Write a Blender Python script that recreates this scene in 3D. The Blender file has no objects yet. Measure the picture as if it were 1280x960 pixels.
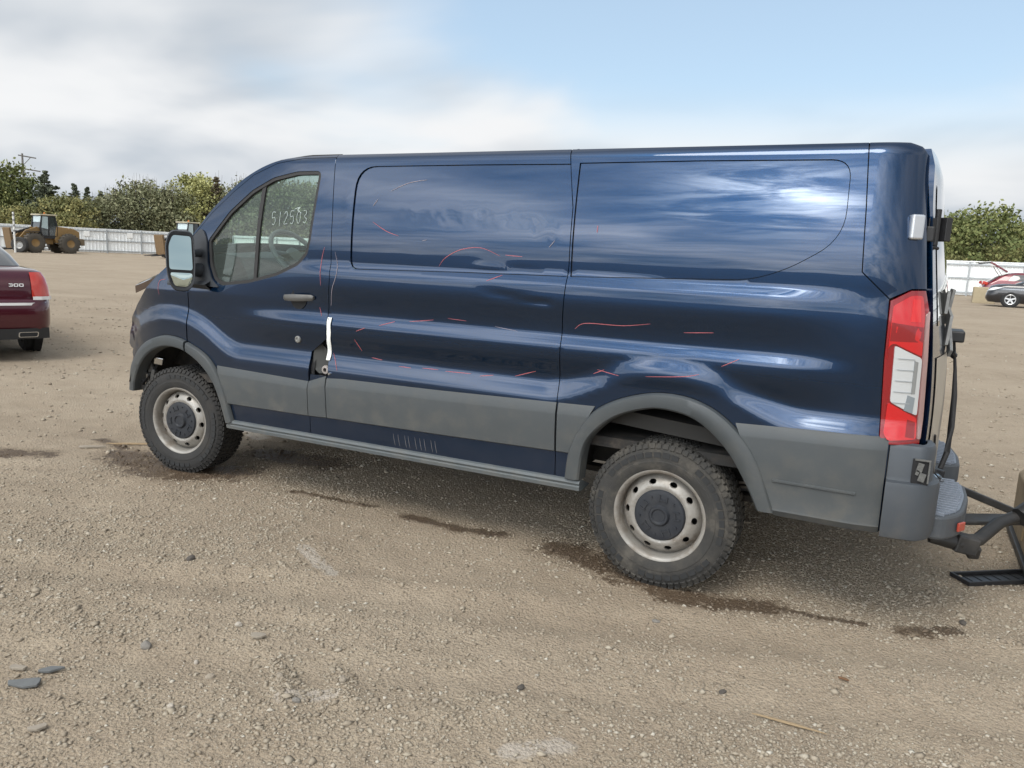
import bpy, bmesh, math, random
import numpy as np
from mathutils import Vector, Matrix
from mathutils.geometry import delaunay_2d_cdt
random.seed(7); RNG = np.random.default_rng(7)
R = math.radians
scene = bpy.context.scene
COL = scene.collection

# ------------------------------------------------------------------ camera
cam_d = bpy.data.cameras.new('camera'); cam = bpy.data.objects.new('camera', cam_d); COL.objects.link(cam)
cam_d.sensor_fit = 'HORIZONTAL'; cam_d.sensor_width = 36.0; cam_d.lens = 36.0 * 960 / 1280
cam_d.clip_end = 3000; cam_d.clip_start = .05
_yaw, _pitch, _roll = R(-27.08), R(-9.51), R(2.62)
_f = Vector((math.sin(_yaw) * math.cos(_pitch), math.cos(_yaw) * math.cos(_pitch), math.sin(_pitch)))
_r0 = Vector((math.cos(_yaw), -math.sin(_yaw), 0)); _u0 = _r0.cross(_f)
_r = _r0 * math.cos(_roll) + _u0 * math.sin(_roll); _u = -_r0 * math.sin(_roll) + _u0 * math.cos(_roll)
cam.matrix_world = Matrix(((_r.x, _u.x, -_f.x, 4.246), (_r.y, _u.y, -_f.y, -4.417), (_r.z, _u.z, -_f.z, 1.541), (0, 0, 0, 1)))
scene.camera = cam

# ------------------------------------------------------------------ sun, sky, exposure
SUN_EL, SUN_AZ = R(52), R(-171)          # azimuth measured clockwise from +Y
S = Vector((math.sin(SUN_AZ) * math.cos(SUN_EL), math.cos(SUN_AZ) * math.cos(SUN_EL), math.sin(SUN_EL)))
sd = bpy.data.lights.new('sun', 'SUN'); sd.energy = 1.5; sd.angle = R(24); sd.color = (1, .94, .85)
so = bpy.data.objects.new('sun', sd); COL.objects.link(so); so.location = S * 60
so.rotation_euler = S.to_track_quat('Z', 'Y').to_euler()
scene.view_settings.view_transform = 'Standard'; scene.view_settings.look = 'None'
scene.view_settings.exposure = 0.12; scene.view_settings.gamma = 1.0
scene.view_settings.use_curve_mapping = False

class G:
    """tiny node-graph helper"""
    def __init__(s, tree): s.t = tree; s.n = tree.nodes; s.l = tree.links
    def N(s, typ, **kw):
        n = s.n.new(typ)
        for k, v in kw.items():
            if k.startswith('i_'):
                key = k[2:]; key = int(key) if key.isdigit() else key.replace('_', ' ')
                s.put(n.inputs[key], v)
            else: setattr(n, k, v)
        return n
    def put(s, inp, v):
        if hasattr(v, 'bl_idname') or hasattr(v, 'is_output'):
            s.l.new(v.outputs[0] if hasattr(v, 'outputs') else v, inp)
        else: inp.default_value = v
    def M(s, op, a, b=None, c=None, clamp=False):
        n = s.n.new('ShaderNodeMath'); n.operation = op; n.use_clamp = clamp
        s.put(n.inputs[0], a)
        if b is not None: s.put(n.inputs[1], b)
        if c is not None: s.put(n.inputs[2], c)
        return n.outputs[0]
    def V(s, op, a, b=None):
        n = s.n.new('ShaderNodeVectorMath'); n.operation = op; s.put(n.inputs[0], a)
        if b is not None: s.put(n.inputs[1], b)
        return n.outputs['Value'] if op in ('DOT_PRODUCT', 'LENGTH') else n.outputs[0]
    def step(s, a, b, x):
        n = s.n.new('ShaderNodeMapRange'); n.interpolation_type = 'SMOOTHSTEP'
        s.put(n.inputs[0], x); n.inputs[1].default_value = a; n.inputs[2].default_value = b
        return n.outputs[0]
    def mix(s, f, a, b, mode='MIX'):
        n = s.n.new('ShaderNodeMix'); n.data_type = 'RGBA'; n.blend_type = mode
        s.put(n.inputs[0], f); s.put(n.inputs[6], a); s.put(n.inputs[7], b)
        return n.outputs[2]
    def noise(s, vec, scale, detail=4, rough=.5, dist=0.):
        n = s.n.new('ShaderNodeTexNoise'); s.put(n.inputs['Vector'], vec)
        n.inputs['Scale'].default_value = scale; n.inputs['Detail'].default_value = detail
        n.inputs['Roughness'].default_value = rough; n.inputs['Distortion'].default_value = dist
        return n.outputs[0]
    def ramp(s, f, stops):
        n = s.n.new('ShaderNodeValToRGB'); s.put(n.inputs[0], f); e = n.color_ramp.elements
        while len(e) < len(stops): e.new(.5)
        for i, (p, c) in enumerate(stops): e[i].position = p; e[i].color = (*c, 1)
        return n.outputs[0]

def c4(c): return (c[0], c[1], c[2], 1)

world = bpy.data.worlds.new('World'); scene.world = world; world.use_nodes = True
g = G(world.node_tree); g.n.clear()
sky = g.N('ShaderNodeTexSky', sky_type='NISHITA', sun_disc=False, sun_elevation=SUN_EL, sun_rotation=SUN_AZ,
          altitude=250, air_density=1.0, dust_density=1.6, ozone_density=1.2)
dirn = g.N('ShaderNodeTexCoord').outputs['Generated']
sep = g.N('ShaderNodeSeparateXYZ', i_0=dirn)
zc = g.M('MAXIMUM', sep.outputs[2], 0.0)
den = g.M('ADD', zc, .26)
flat = g.N('ShaderNodeCombineXYZ', i_0=g.M('DIVIDE', sep.outputs[0], den), i_1=g.M('DIVIDE', sep.outputs[1], den), i_2=0.0)
n_big = g.noise(flat.outputs[0], .9, 3, .5, .3)
n_mid = g.noise(flat.outputs[0], 1.3, 4, .48, .4)
n_fine = g.noise(g.V('MULTIPLY', flat.outputs[0], (1.0, 1.5, 1)), 1.15, 3, .45, .4)
Gd = Vector((math.sin(R(-9)) * math.cos(R(19)), math.cos(R(-9)) * math.cos(R(19)), math.sin(R(19))))
dg = g.V('DOT_PRODUCT', g.V('MULTIPLY', g.V('SUBTRACT', dirn, tuple(Gd)), (1., 1., 2.1)), g.V('MULTIPLY', g.V('SUBTRACT', dirn, tuple(Gd)), (1., 1., 2.1)))
gap = g.M('SUBTRACT', 1.0, g.step(.03, .30, dg))
cv = g.M('ADD', g.M('MULTIPLY', n_big, .5), g.M('MULTIPLY', n_mid, .5))
cv = g.M('ADD', g.M('SUBTRACT', cv, g.M('MULTIPLY', gap, .30)), .10)
cov = g.step(.34, .60, cv)
band = g.M('MULTIPLY', g.step(.05, .12, sep.outputs[2]), g.step(.235, .15, sep.outputs[2]))
cov = g.M('MAXIMUM', cov, g.M('MULTIPLY', g.step(.22, .10, sep.outputs[2]), g.step(.28, .50, g.M('ADD', n_mid, .08))))
shade = g.M('ADD', g.M('MULTIPLY', n_mid, .45), g.M('MULTIPLY', n_fine, .55))
shade = g.step(.36, .64, g.M('ADD', shade, g.M('MULTIPLY', band, .05)))
cloudc = g.mix(shade, (4.3, 4.9, 5.6, 1), (8.4, 8.5, 8.6, 1))
ds = g.M('MAXIMUM', g.V('DOT_PRODUCT', dirn, tuple(S)), 0.0)
dc = g.M('MAXIMUM', g.V('DOT_PRODUCT', dirn, tuple(Vector((-.168, -.918, .360)).normalized())), 0.0)   # thin spot in the cloud below the sun, mirrored in the van side
glow = g.M('ADD', g.M('MULTIPLY', g.M('POWER', ds, 2.5), .8), g.M('ADD', g.M('MULTIPLY', g.M('POWER', dc, 4.0), 3.9), g.M('MULTIPLY', g.M('POWER', dc, 60.0), 3.0)))
n_det = g.noise(g.V('MULTIPLY', flat.outputs[0], (1.0, 2.2, 1)), 3.2, 7, .62, .5)
glow = g.M('MULTIPLY', glow, g.M('ADD', .30, g.M('ADD', g.M('MULTIPLY', shade, .45), g.M('MULTIPLY', g.step(.30, .72, n_det), .60))))
glow = g.M('ADD', glow, g.M('MULTIPLY', g.M('POWER', dc, 300.0), g.M('ADD', 4.0, g.M('MULTIPLY', g.step(.42, .66, n_det), 85.0))))
cloudc = g.mix(1.0, cloudc, g.N('ShaderNodeCombineXYZ', i_0=g.M('ADD', 1.0, glow), i_1=g.M('ADD', 1.0, g.M('MULTIPLY', glow, .985)), i_2=g.M('ADD', 1.0, g.M('MULTIPLY', glow, .96))).outputs[0], 'MULTIPLY')
skyc = g.mix(.45, g.mix(1.0, sky.outputs[0], (1.8, 1.75, 1.6, 1), 'MULTIPLY'), (6.0, 7.7, 9.3, 1))
bg = g.N('ShaderNodeBackground', i_0=g.mix(cov, skyc, cloudc), i_1=.1)
g.l.new(bg.outputs[0], g.N('ShaderNodeOutputWorld').inputs[0])

# ------------------------------------------------------------------ materials
MATS = {}
def mat(name, col=(.5, .5, .5), rough=.5, metal=0., coat=0., bump=0., bscale=40., var=0., vscale=6., spec=.5, emit=None, dirt=0., dirtcol=(.30, .26, .20), dz=None):
    if name in MATS: return MATS[name]
    m = bpy.data.materials.new(name); m.use_nodes = True; MATS[name] = m
    g = G(m.node_tree); b = g.n['Principled BSDF']
    b.inputs['Roughness'].default_value = rough; b.inputs['Metallic'].default_value = metal
    b.inputs['Coat Weight'].default_value = coat; b.inputs['Coat Roughness'].default_value = .03
    b.inputs['Specular IOR Level'].default_value = spec
    colr = c4(col)
    geo = g.N('ShaderNodeNewGeometry')
    if var:
        n = g.noise(geo.outputs['Position'], vscale, 5, .6)
        colr = g.mix(n, c4([c * (1 - var) for c in col]), c4([min(1, c * (1 + var)) for c in col]))
    if dirt:
        n = g.noise(geo.outputs['Position'], 9, 6, .65)
        f = g.step(.42, .72, n)
        if dz:   # road film: thicker low on the body
            z = g.N('ShaderNodeSeparateXYZ', i_0=geo.outputs['Position']).outputs[2]
            f = g.M('MULTIPLY', g.M('ADD', .35, f), g.step(dz[1], dz[0], z))
        f = g.M('MULTIPLY', f, dirt)
        colr = g.mix(f, colr, c4(dirtcol))
        g.put(b.inputs['Roughness'], g.M('ADD', rough, g.M('MULTIPLY', f, .6), clamp=True))
        if coat: g.put(b.inputs['Coat Weight'], g.M('SUBTRACT', coat, f, clamp=True))
    g.put(b.inputs['Base Color'], colr)
    if bump:
        bp = g.N('ShaderNodeBump', i_Strength=bump, i_Distance=.01, i_Height=g.noise(geo.outputs['Position'], bscale, 6, .6))
        g.l.new(bp.outputs[0], b.inputs['Normal'])
    if emit: b.inputs['Emission Color'].default_value = c4(emit[0]); b.inputs['Emission Strength'].default_value = emit[1]
    return m

def glass(name, tint=(.75, .85, .8), rough=.0, spec=1.0):
    if name in MATS: return MATS[name]
    m = bpy.data.materials.new(name); m.use_nodes = True; MATS[name] = m
    g = G(m.node_tree); g.n.clear()
    ge = g.N('ShaderNodeNewGeometry'); ca = g.M('ABSOLUTE', g.V('DOT_PRODUCT', ge.outputs['Normal'], ge.outputs['Incoming']))
    fr = g.M('ADD', .045, g.M('MULTIPLY', .955, g.M('POWER', g.M('SUBTRACT', 1.0, ca, clamp=True), 5.0)))
    t = g.N('ShaderNodeBsdfTransparent', i_Color=c4(tint)); gl = g.N('ShaderNodeBsdfGlossy', i_Roughness=rough)
    mx = g.N('ShaderNodeMixShader'); g.l.new(g.M('MULTIPLY', fr, spec), mx.inputs[0]); g.l.new(t.outputs[0], mx.inputs[1]); g.l.new(gl.outputs[0], mx.inputs[2])
    df = g.N('ShaderNodeBsdfDiffuse', i_Color=(.42, .50, .46, 1)); m2 = g.N('ShaderNodeMixShader', i_0=.085); g.l.new(mx.outputs[0], m2.inputs[1]); g.l.new(df.outputs[0], m2.inputs[2])   # dust film
    g.l.new(m2.outputs[0], g.N('ShaderNodeOutputMaterial').inputs[0])
    return m

# ------------------------------------------------------------------ mesh helpers
def sstep(a, b, x):
    t = np.clip((x - a) / (b - a), 0, 1); return t * t * (3 - 2 * t)

class MB:
    def __init__(s): s.v = []; s.f = []
    def add(s, vs, fs):
        o = len(s.v); s.v += [tuple(p) for p in vs]; s.f += [tuple(i + o for i in f) for f in fs]; return s
    def box(s, c, d, rot=None):
        hx, hy, hz = d[0] / 2, d[1] / 2, d[2] / 2
        vs = [Vector((sx * hx, sy * hy, sz * hz)) for sz in (-1, 1) for sy in (-1, 1) for sx in (-1, 1)]
        if rot is not None:
            m = rot if isinstance(rot, Matrix) else Matrix.Rotation(rot[0], 3, 'X') if False else (Matrix.Rotation(rot[2], 3, 'Z') @ Matrix.Rotation(rot[1], 3, 'Y') @ Matrix.Rotation(rot[0], 3, 'X'))
            vs = [m @ v for v in vs]
        vs = [v + Vector(c) for v in vs]
        return s.add(vs, [(0, 2, 3, 1), (4, 5, 7, 6), (0, 1, 5, 4), (2, 6, 7, 3), (0, 4, 6, 2), (1, 3, 7, 5)])
    def bar(s, a, b, w, h):      # square bar between two points
        a, b = Vector(a), Vector(b); d = b - a; q = d.to_track_quat('X', 'Z').to_matrix()
        return s.box((a + b) / 2, (d.length, w, h), q)
    def tube(s, path, r, n=8):
        P = [Vector(p) for p in path]; rs = r if isinstance(r, (list, tuple)) else [r] * len(P)
        rings = []; up = Vector((0, 0, 1))
        for i, p in enumerate(P):
            t = (P[min(i + 1, len(P) - 1)] - P[max(i - 1, 0)]).normalized()
            ref = up if abs(t.z) < .95 else Vector((1, 0, 0))
            a = t.cross(ref).normalized(); b = t.cross(a)
            rings.append([p + (a * math.cos(k * 2 * math.pi / n) + b * math.sin(k * 2 * math.pi / n)) * rs[i] for k in range(n)])
        return s.loft(rings, True, True)
    def loft(s, rings, closed=True, caps=False):
        n = len(rings[0]); vs = [p for r in rings for p in r]; fs = []
        for i in range(len(rings) - 1):
            for k in range(n if closed else n - 1):
                k2 = (k + 1) % n
                fs.append((i * n + k, i * n + k2, (i + 1) * n + k2, (i + 1) * n + k))
        if caps: fs += [tuple(range(n - 1, -1, -1)), tuple(range((len(rings) - 1) * n, len(rings) * n))]
        return s.add(vs, fs)
    def lathe(s, prof, c=(0, 0, 0), n=48, axis='y', closed=False):
        rings = []
        pr = prof + [prof[0]] if closed else prof
        for (r, h) in pr:
            ring = []
            for k in range(n):
                a = k * 2 * math.pi / n
                q = {'y': (r * math.cos(a), h, r * math.sin(a)), 'z': (r * math.cos(a), r * math.sin(a), h), 'x': (h, r * math.cos(a), r * math.sin(a))}[axis]
                ring.append((q[0] + c[0], q[1] + c[1], q[2] + c[2]))
            rings.append(ring)
        return s.loft(rings)
    def prism(s, poly, a, b, plane='xz'):
        def P(p, h): return (p[0], h, p[1]) if plane == 'xz' else ((h, p[0], p[1]) if plane == 'yz' else (p[0], p[1], h))
        n = len(poly); vs = [P(p, a) for p in poly] + [P(p, b) for p in poly]
        fs = [tuple(range(n)), tuple(range(2 * n - 1, n - 1, -1))] + [(i, i + n, (i + 1) % n + n, (i + 1) % n) for i in range(n)]
        return s.add(vs, fs)
    def build(s, name, material, parent=None, smooth=None, bevel=None, fix=True):
        return mkobj(name, s.v, s.f, material, parent, smooth, bevel, fix)

VAN = None; VX = 1.9
def root_of(o):
    while o and o.parent: o = o.parent
    return o
def mkobj(name, vs, fs, material, parent=None, smooth=None, bevel=None, fix=True, loopn=None):
    vs = np.asarray(vs, float).reshape(-1, 3)
    if parent is not None and VAN is not None and root_of(parent) is VAN: vs = vs - np.array([VX, 0, 0])
    me = bpy.data.meshes.new(name); me.from_pydata(vs.tolist(), [], fs)
    if fix:
        bm = bmesh.new(); bm.from_mesh(me); bmesh.ops.recalc_face_normals(bm, faces=bm.faces); bm.to_mesh(me); bm.free()
    if material: me.materials.append(material)
    if smooth is not None:
        me.polygons.foreach_set('use_smooth', [True] * len(me.polygons)); me.set_sharp_from_angle(angle=R(smooth))
    if loopn is not None:
        me.polygons.foreach_set('use_smooth', [True] * len(me.polygons)); me.normals_split_custom_set(loopn)
    me.update()
    o = bpy.data.objects.new(name, me); COL.objects.link(o)
    if parent is not None: o.parent = parent
    if bevel:
        b = o.modifiers.new('bevel', 'BEVEL'); b.width = bevel; b.segments = 2; b.limit_method = 'ANGLE'; b.angle_limit = R(40)
    return o
def thing(name, label, cat, loc=(0, 0, 0), rz=0., group=None, scale=1.):
    o = bpy.data.objects.new(name, None); COL.objects.link(o); o.location = loc; o.rotation_euler = (0, 0, rz); o.scale = (scale,) * 3
    o.empty_display_size = .2
    return tag(o, label, cat, group)
def tag(o, label=None, cat=None, group=None, kind=None):
    if label: o['label'] = label
    if cat: o['category'] = cat
    if group: o['group'] = group
    if kind: o['kind'] = kind
    return o
def copy_tree(o, parent=None):
    c = o.copy(); COL.objects.link(c); c.parent = parent
    for ch in list(o.children): copy_tree(ch, c)
    return c
# ------------------------------------------------------------------ ground
def vnoise(x, y, seed=0):
    xi = np.floor(x).astype(np.int64); yi = np.floor(y).astype(np.int64); fx = x - xi; fy = y - yi
    def h(a, b):
        n = (a * 374761393 + b * 668265263 + seed * 974634777) & 0xFFFFFFFF
        n = ((n ^ (n >> 13)) * 1274126177) & 0xFFFFFFFF
        return ((n ^ (n >> 16)) & 0xFFFF) / 65535.
    ux = fx * fx * (3 - 2 * fx); uy = fy * fy * (3 - 2 * fy)
    return (h(xi, yi) * (1 - ux) + h(xi + 1, yi) * ux) * (1 - uy) + (h(xi, yi + 1) * (1 - ux) + h(xi + 1, yi + 1) * ux) * uy - .5
def seg_dist(x, y, pts):
    d = np.full(np.shape(x), 1e9)
    for (a, b) in zip(pts[:-1], pts[1:]):
        ax, ay = a; bx, by = b; vx, vy = bx - ax, by - ay
        t = np.clip(((x - ax) * vx + (y - ay) * vy) / (vx * vx + vy * vy + 1e-9), 0, 1)
        d = np.minimum(d, np.hypot(x - ax - t * vx, y - ay - t * vy))
    return d
RUT1 = [(2.30, -2.42), (2.50, -2.58)]; RUT2 = [(2.52, -2.36), (2.72, -2.50)]
def gheight(x, y):
    x = np.asarray(x, float); y = np.asarray(y, float)
    near = 1 - sstep(7, 16, np.hypot(x - 3, y + 1))
    h = .030 * vnoise(x * .7, y * .7, 1) + .020 * vnoise(x * 1.9, y * 1.9, 2)
    h = h + near * (.010 * vnoise(x * 5, y * 5, 3) + .007 * vnoise(x * 13, y * 13, 4) + .005 * vnoise(x * 28, y * 28, 5))
    # shallow ruts in front of the van
    d1 = np.abs((y + 2.55) - .45 * (x - 2.1)); h = h - near * .014 * np.exp(-(d1 / .13) ** 2)
    d2 = np.abs((y + 1.75) - .38 * (x - 2.4) + .05 * vnoise(x * 1.3, y * 1.3, 8)); h = h - near * .012 * np.exp(-(d2 / .12) ** 2) + near * .008 * np.exp(-((d2 - .20) / .07) ** 2)
    h = h + .018 * np.exp(-(seg_dist(x, y, RUT1) / .035) ** 2) + .014 * np.exp(-(seg_dist(x, y, RUT2) / .035) ** 2)
    # low graded berm lines farther out
    h = h + .10 * np.exp(-((y + .95 * x + 6.5 - 1.2 * vnoise(x * .08, y * .08, 9)) / 1.2) ** 2) * sstep(-16, -30, x)
    tw = np.zeros_like(h)
    for (wx, wy) in ((0, -.87), (3.3, -.87), (0, .87), (3.3, .87)):
        tw = np.maximum(tw, np.exp(-(((x - wx) / .28) ** 2 + ((y - wy) / .25) ** 2)))
    h = h * (1 - tw) + .004 * tw
    far = sstep(10, 32, y) * sstep(-40, -5, x)
    return h * (1 - sstep(40, 70, np.hypot(x, y))) + .26 * far
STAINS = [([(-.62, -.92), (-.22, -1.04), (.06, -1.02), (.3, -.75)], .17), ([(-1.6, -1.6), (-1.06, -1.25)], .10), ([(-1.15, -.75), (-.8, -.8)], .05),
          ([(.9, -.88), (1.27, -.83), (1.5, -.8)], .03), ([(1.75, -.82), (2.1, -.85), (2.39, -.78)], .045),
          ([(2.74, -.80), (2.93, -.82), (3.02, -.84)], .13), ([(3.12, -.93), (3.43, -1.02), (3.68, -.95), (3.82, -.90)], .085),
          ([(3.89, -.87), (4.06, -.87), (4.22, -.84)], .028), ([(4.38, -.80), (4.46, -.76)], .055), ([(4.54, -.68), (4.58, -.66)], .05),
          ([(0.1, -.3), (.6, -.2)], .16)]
LIGHTS = [([(2.50, -2.60), (2.62, -2.50)], .05), ([(3.30, -2.45), (3.42, -2.34)], .06), ([(1.62, -1.55), (1.95, -1.72)], .05), ([(-.9, .35), (-.3, .05)], .10)]
def axis_pts(lo, hi, a, b, d, grow=1.12):
    p = list(np.arange(a, b + d / 2, d)); s = d; x = p[-1]
    while x < hi: s *= grow; x += s; p.append(min(x, hi))
    s = d; x = p[0]; q = []
    while x > lo: s *= grow; x -= s; q.append(max(x, lo))
    return np.array(q[::-1] + p)
gx = axis_pts(-900, 900, -1.6, 6.2, .026); gy = axis_pts(-900, 900, -3.9, 1.6, .026)
GX, GY = np.meshgrid(gx, gy); GZ = gheight(GX, GY)
nx, ny = len(gx), len(gy)
idx = np.arange(nx * ny).reshape(ny, nx)
quads = np.stack([idx[:-1, :-1], idx[:-1, 1:], idx[1:, 1:], idx[1:, :-1]], -1).reshape(-1, 4)
me = bpy.data.meshes.new('ground'); me.vertices.add(nx * ny)
me.vertices.foreach_set('co', np.stack([GX, GY, GZ], -1).astype(np.float32).ravel())
me.loops.add(quads.size); me.loops.foreach_set('vertex_index', quads.astype(np.int32).ravel())
me.polygons.add(len(quads)); me.polygons.foreach_set('loop_start', np.arange(0, quads.size, 4, dtype=np.int32))
me.update(calc_edges=True); me.polygons.foreach_set('use_smooth', [True] * len(quads))
wet = np.zeros(nx * ny); lite = np.zeros(nx * ny); fx_, fy_ = GX.ravel(), GY.ravel()
near_m = (fx_ > -4) & (fx_ < 7) & (fy_ > -4.5) & (fy_ < 3)
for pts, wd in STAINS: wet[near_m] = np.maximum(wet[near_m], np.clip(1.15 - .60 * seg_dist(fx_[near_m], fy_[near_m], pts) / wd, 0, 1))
for pts, wd in LIGHTS: lite[near_m] = np.maximum(lite[near_m], np.clip(1.0 - .7 * seg_dist(fx_[near_m], fy_[near_m], pts) / wd, 0, 1))
for nm, arr in (('wet', wet), ('lite', lite)):
    a = me.attributes.new(nm, 'FLOAT', 'POINT'); a.data.foreach_set('value', arr.astype(np.float32))
gm = bpy.data.materials.new('gravel_ground'); gm.use_nodes = True; g = G(gm.node_tree); b = g.n['Principled BSDF']
pos = g.N('ShaderNodeNewGeometry').outputs['Position']
n1 = g.noise(pos, .55, 5, .6); n2 = g.noise(pos, 4.5, 6, .65); n3 = g.noise(pos, 55, 4, .6); n4 = g.noise(pos, 160, 3, .6)
colr = g.ramp(n1, [(.35, (0.289, 0.230, 0.165)), (.65, (0.359, 0.292, 0.215))])
colr = g.mix(g.M('MULTIPLY', g.step(.40, .68, n2), .55), colr, (0.384, 0.316, 0.232, 1))
colr = g.mix(g.M('MULTIPLY', g.step(.50, .72, n3), .45), colr, (0.190, 0.153, 0.113, 1))
colr = g.mix(g.M('MULTIPLY', g.step(.52, .70, n4), .50), colr, (0.475, 0.413, 0.339, 1))
colr = g.mix(g.M('MULTIPLY', g.step(.54, .70, g.noise(pos, 95, 2, .5)), .5), colr, (0.143, 0.122, 0.097, 1))
trk = g.noise(g.V('MULTIPLY', pos, (.10, .42, 0.)), 1.0, 5, .6)
colr = g.mix(g.M('MULTIPLY', g.step(.50, .66, trk), .30), colr, (0.224, 0.174, 0.123, 1))
at = g.N('ShaderNodeAttribute', attribute_name='lite'); colr = g.mix(g.M('MULTIPLY', g.step(.35, .65, g.M('ADD', at.outputs['Fac'], g.M('MULTIPLY', g.M('SUBTRACT', g.noise(pos, 14, 5, .6), .5), .9))), .50), colr, (0.475, 0.432, 0.382, 1))
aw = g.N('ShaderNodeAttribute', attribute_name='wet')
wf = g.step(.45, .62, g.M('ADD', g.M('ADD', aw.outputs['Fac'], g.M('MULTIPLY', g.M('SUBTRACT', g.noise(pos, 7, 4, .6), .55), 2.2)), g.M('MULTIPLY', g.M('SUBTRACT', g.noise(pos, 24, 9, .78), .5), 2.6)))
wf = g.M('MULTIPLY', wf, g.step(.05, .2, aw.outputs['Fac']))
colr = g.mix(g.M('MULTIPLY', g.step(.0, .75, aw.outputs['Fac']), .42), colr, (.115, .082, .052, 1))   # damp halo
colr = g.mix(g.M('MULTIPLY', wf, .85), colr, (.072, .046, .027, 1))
g.put(b.inputs['Base Color'], colr); g.put(b.inputs['Roughness'], g.M('SUBTRACT', .95, g.M('MULTIPLY', wf, .42)))
b.inputs['Specular IOR Level'].default_value = .25
vor = g.N('ShaderNodeTexVoronoi', i_Vector=pos, i_Scale=75.)
hb = g.M('ADD', g.M('MULTIPLY', n3, .6), g.M('ADD', g.M('MULTIPLY', n4, .3), g.M('MULTIPLY', vor.outputs['Distance'], -.35)))
bp = g.N('ShaderNodeBump', i_Strength=1.0, i_Distance=.018, i_Height=hb); g.l.new(bp.outputs[0], b.inputs['Normal'])
me.materials.append(gm)
ground = bpy.data.objects.new('ground', me); COL.objects.link(ground); tag(ground, kind='structure')
CAMP = np.array([4.246, -4.417])

def stone_mesh(cx, cy, sz, rng, n_base='octa', colors=True):
    n = len(cx)
    base = np.array([(1, 0, 0), (0, 1, 0), (-1, 0, 0), (0, -1, 0), (0, 0, 1), (0, 0, -1), (.62, .62, .45), (-.62, .55, .4)], float)
    fc = np.array([(0, 6, 4), (6, 1, 4), (1, 7, 4), (7, 2, 4), (2, 3, 4), (3, 0, 4), (0, 1, 6), (1, 2, 7), (1, 0, 5), (2, 1, 5), (3, 2, 5), (0, 3, 5)])
    V = base[None] * (1 + rng.uniform(-.33, .33, (n, 8, 1))) * np.array([1, .78, .55])[None, None] * sz[:, None, None]
    V = V * rng.uniform(.75, 1.25, (n, 1, 3))
    a = rng.uniform(0, 6.28, n); ca, sa = np.cos(a), np.sin(a)
    t = rng.normal(0, .35, n); ct, st = np.cos(t), np.sin(t)
    x, y, z = V[..., 0], V[..., 1], V[..., 2]
    y, z = y * ct[:, None] - z * st[:, None], y * st[:, None] + z * ct[:, None]
    X = x * ca[:, None] - y * sa[:, None] + cx[:, None]; Y = x * sa[:, None] + y * ca[:, None] + cy[:, None]
    Z = z + (gheight(cx, cy) + sz * .12)[:, None]
    F = (fc[None] + (np.arange(n) * 8)[:, None, None]).reshape(-1, 3)
    return np.stack([X, Y, Z], -1).reshape(-1, 3), F
def gravel(name, n, rmin, rmax, smin, smax, seed, label):
    rng = np.random.default_rng(seed)
    cx = []; cy = []
    az0, az1 = R(-27 - 40), R(-27 + 40)
    m = n * 3
    az = rng.uniform(az0, az1, m); r = rmin * (rmax / rmin) ** rng.uniform(0, 1, m) if False else rng.uniform(rmin, rmax, m)
    X = CAMP[0] + np.sin(az) * r; Y = CAMP[1] + np.cos(az) * r
    dens = .25 + 1.5 * np.clip(vnoise(X * .9, Y * .9, 31) + vnoise(X * 2.6, Y * 2.6, 32) * .8 + .35, 0, 1)
    dens *= 1 - .75 * np.exp(-(((Y + 2.55) - .45 * (X - 2.1)) / .14) ** 2)
    dens *= 1 - .75 * np.exp(-(((Y + 1.75) - .38 * (X - 2.4)) / .13) ** 2)
    dens += 2.0 * np.exp(-(seg_dist(X, Y, RUT1) / .05) ** 2) + 2.0 * np.exp(-(seg_dist(X, Y, RUT2) / .05) ** 2)
    under = (X > .35) & (X < 4.2) & (Y > .8)
    keep = (rng.uniform(0, 1.3, m) < dens) & ~under
    X, Y = X[keep][:n], Y[keep][:n]; k = len(X)
    sz = smin * (smax / smin) ** (rng.uniform(0, 1, k) ** 2.6)
    V, F = stone_mesh(X, Y, sz, rng)
    me = bpy.data.meshes.new(name); me.vertices.add(len(V)); me.vertices.foreach_set('co', V.astype(np.float32).ravel())
    me.loops.add(F.size); me.loops.foreach_set('vertex_index', F.astype(np.int32).ravel())
    me.polygons.add(len(F)); me.polygons.foreach_set('loop_start', np.arange(0, F.size, 3, dtype=np.int32)); me.update(calc_edges=True)
    a = me.attributes.new('tone', 'FLOAT', 'POINT'); a.data.foreach_set('value', np.repeat(rng.uniform(0, 1, k), 8).astype(np.float32))
    wv = np.zeros(k)
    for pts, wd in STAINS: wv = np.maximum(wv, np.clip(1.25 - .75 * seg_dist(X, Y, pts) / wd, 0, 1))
    a = me.attributes.new('wet', 'FLOAT', 'POINT'); a.data.foreach_set('value', np.repeat(wv, 8).astype(np.float32))
    me.materials.append(stone_mat)
    o = bpy.data.objects.new(name, me); COL.objects.link(o); tag(o, label, 'gravel', kind='stuff'); return o
stone_mat = bpy.data.materials.new('stones'); stone_mat.use_nodes = True; g = G(stone_mat.node_tree); b = g.n['Principled BSDF']
at = g.N('ShaderNodeAttribute', attribute_name='tone'); aw = g.N('ShaderNodeAttribute', attribute_name='wet')
cc = g.ramp(at.outputs['Fac'], [(0, (0.237, 0.196, 0.147)), (.35, (0.299, 0.253, 0.194)), (.80, (0.343, 0.296, 0.229)), (.96, (0.385, 0.342, 0.275)), (1, (0.484, 0.448, 0.380))])
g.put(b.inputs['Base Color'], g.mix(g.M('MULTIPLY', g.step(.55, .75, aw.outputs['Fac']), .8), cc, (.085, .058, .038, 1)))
b.inputs['Roughness'].default_value = .9; b.inputs['Specular IOR Level'].default_value = .25
gravel('gravel', 85000, 1.9, 6.0, .0030, .0125, 11, 'loose beige gravel scattered over the dirt in front of the van')
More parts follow.
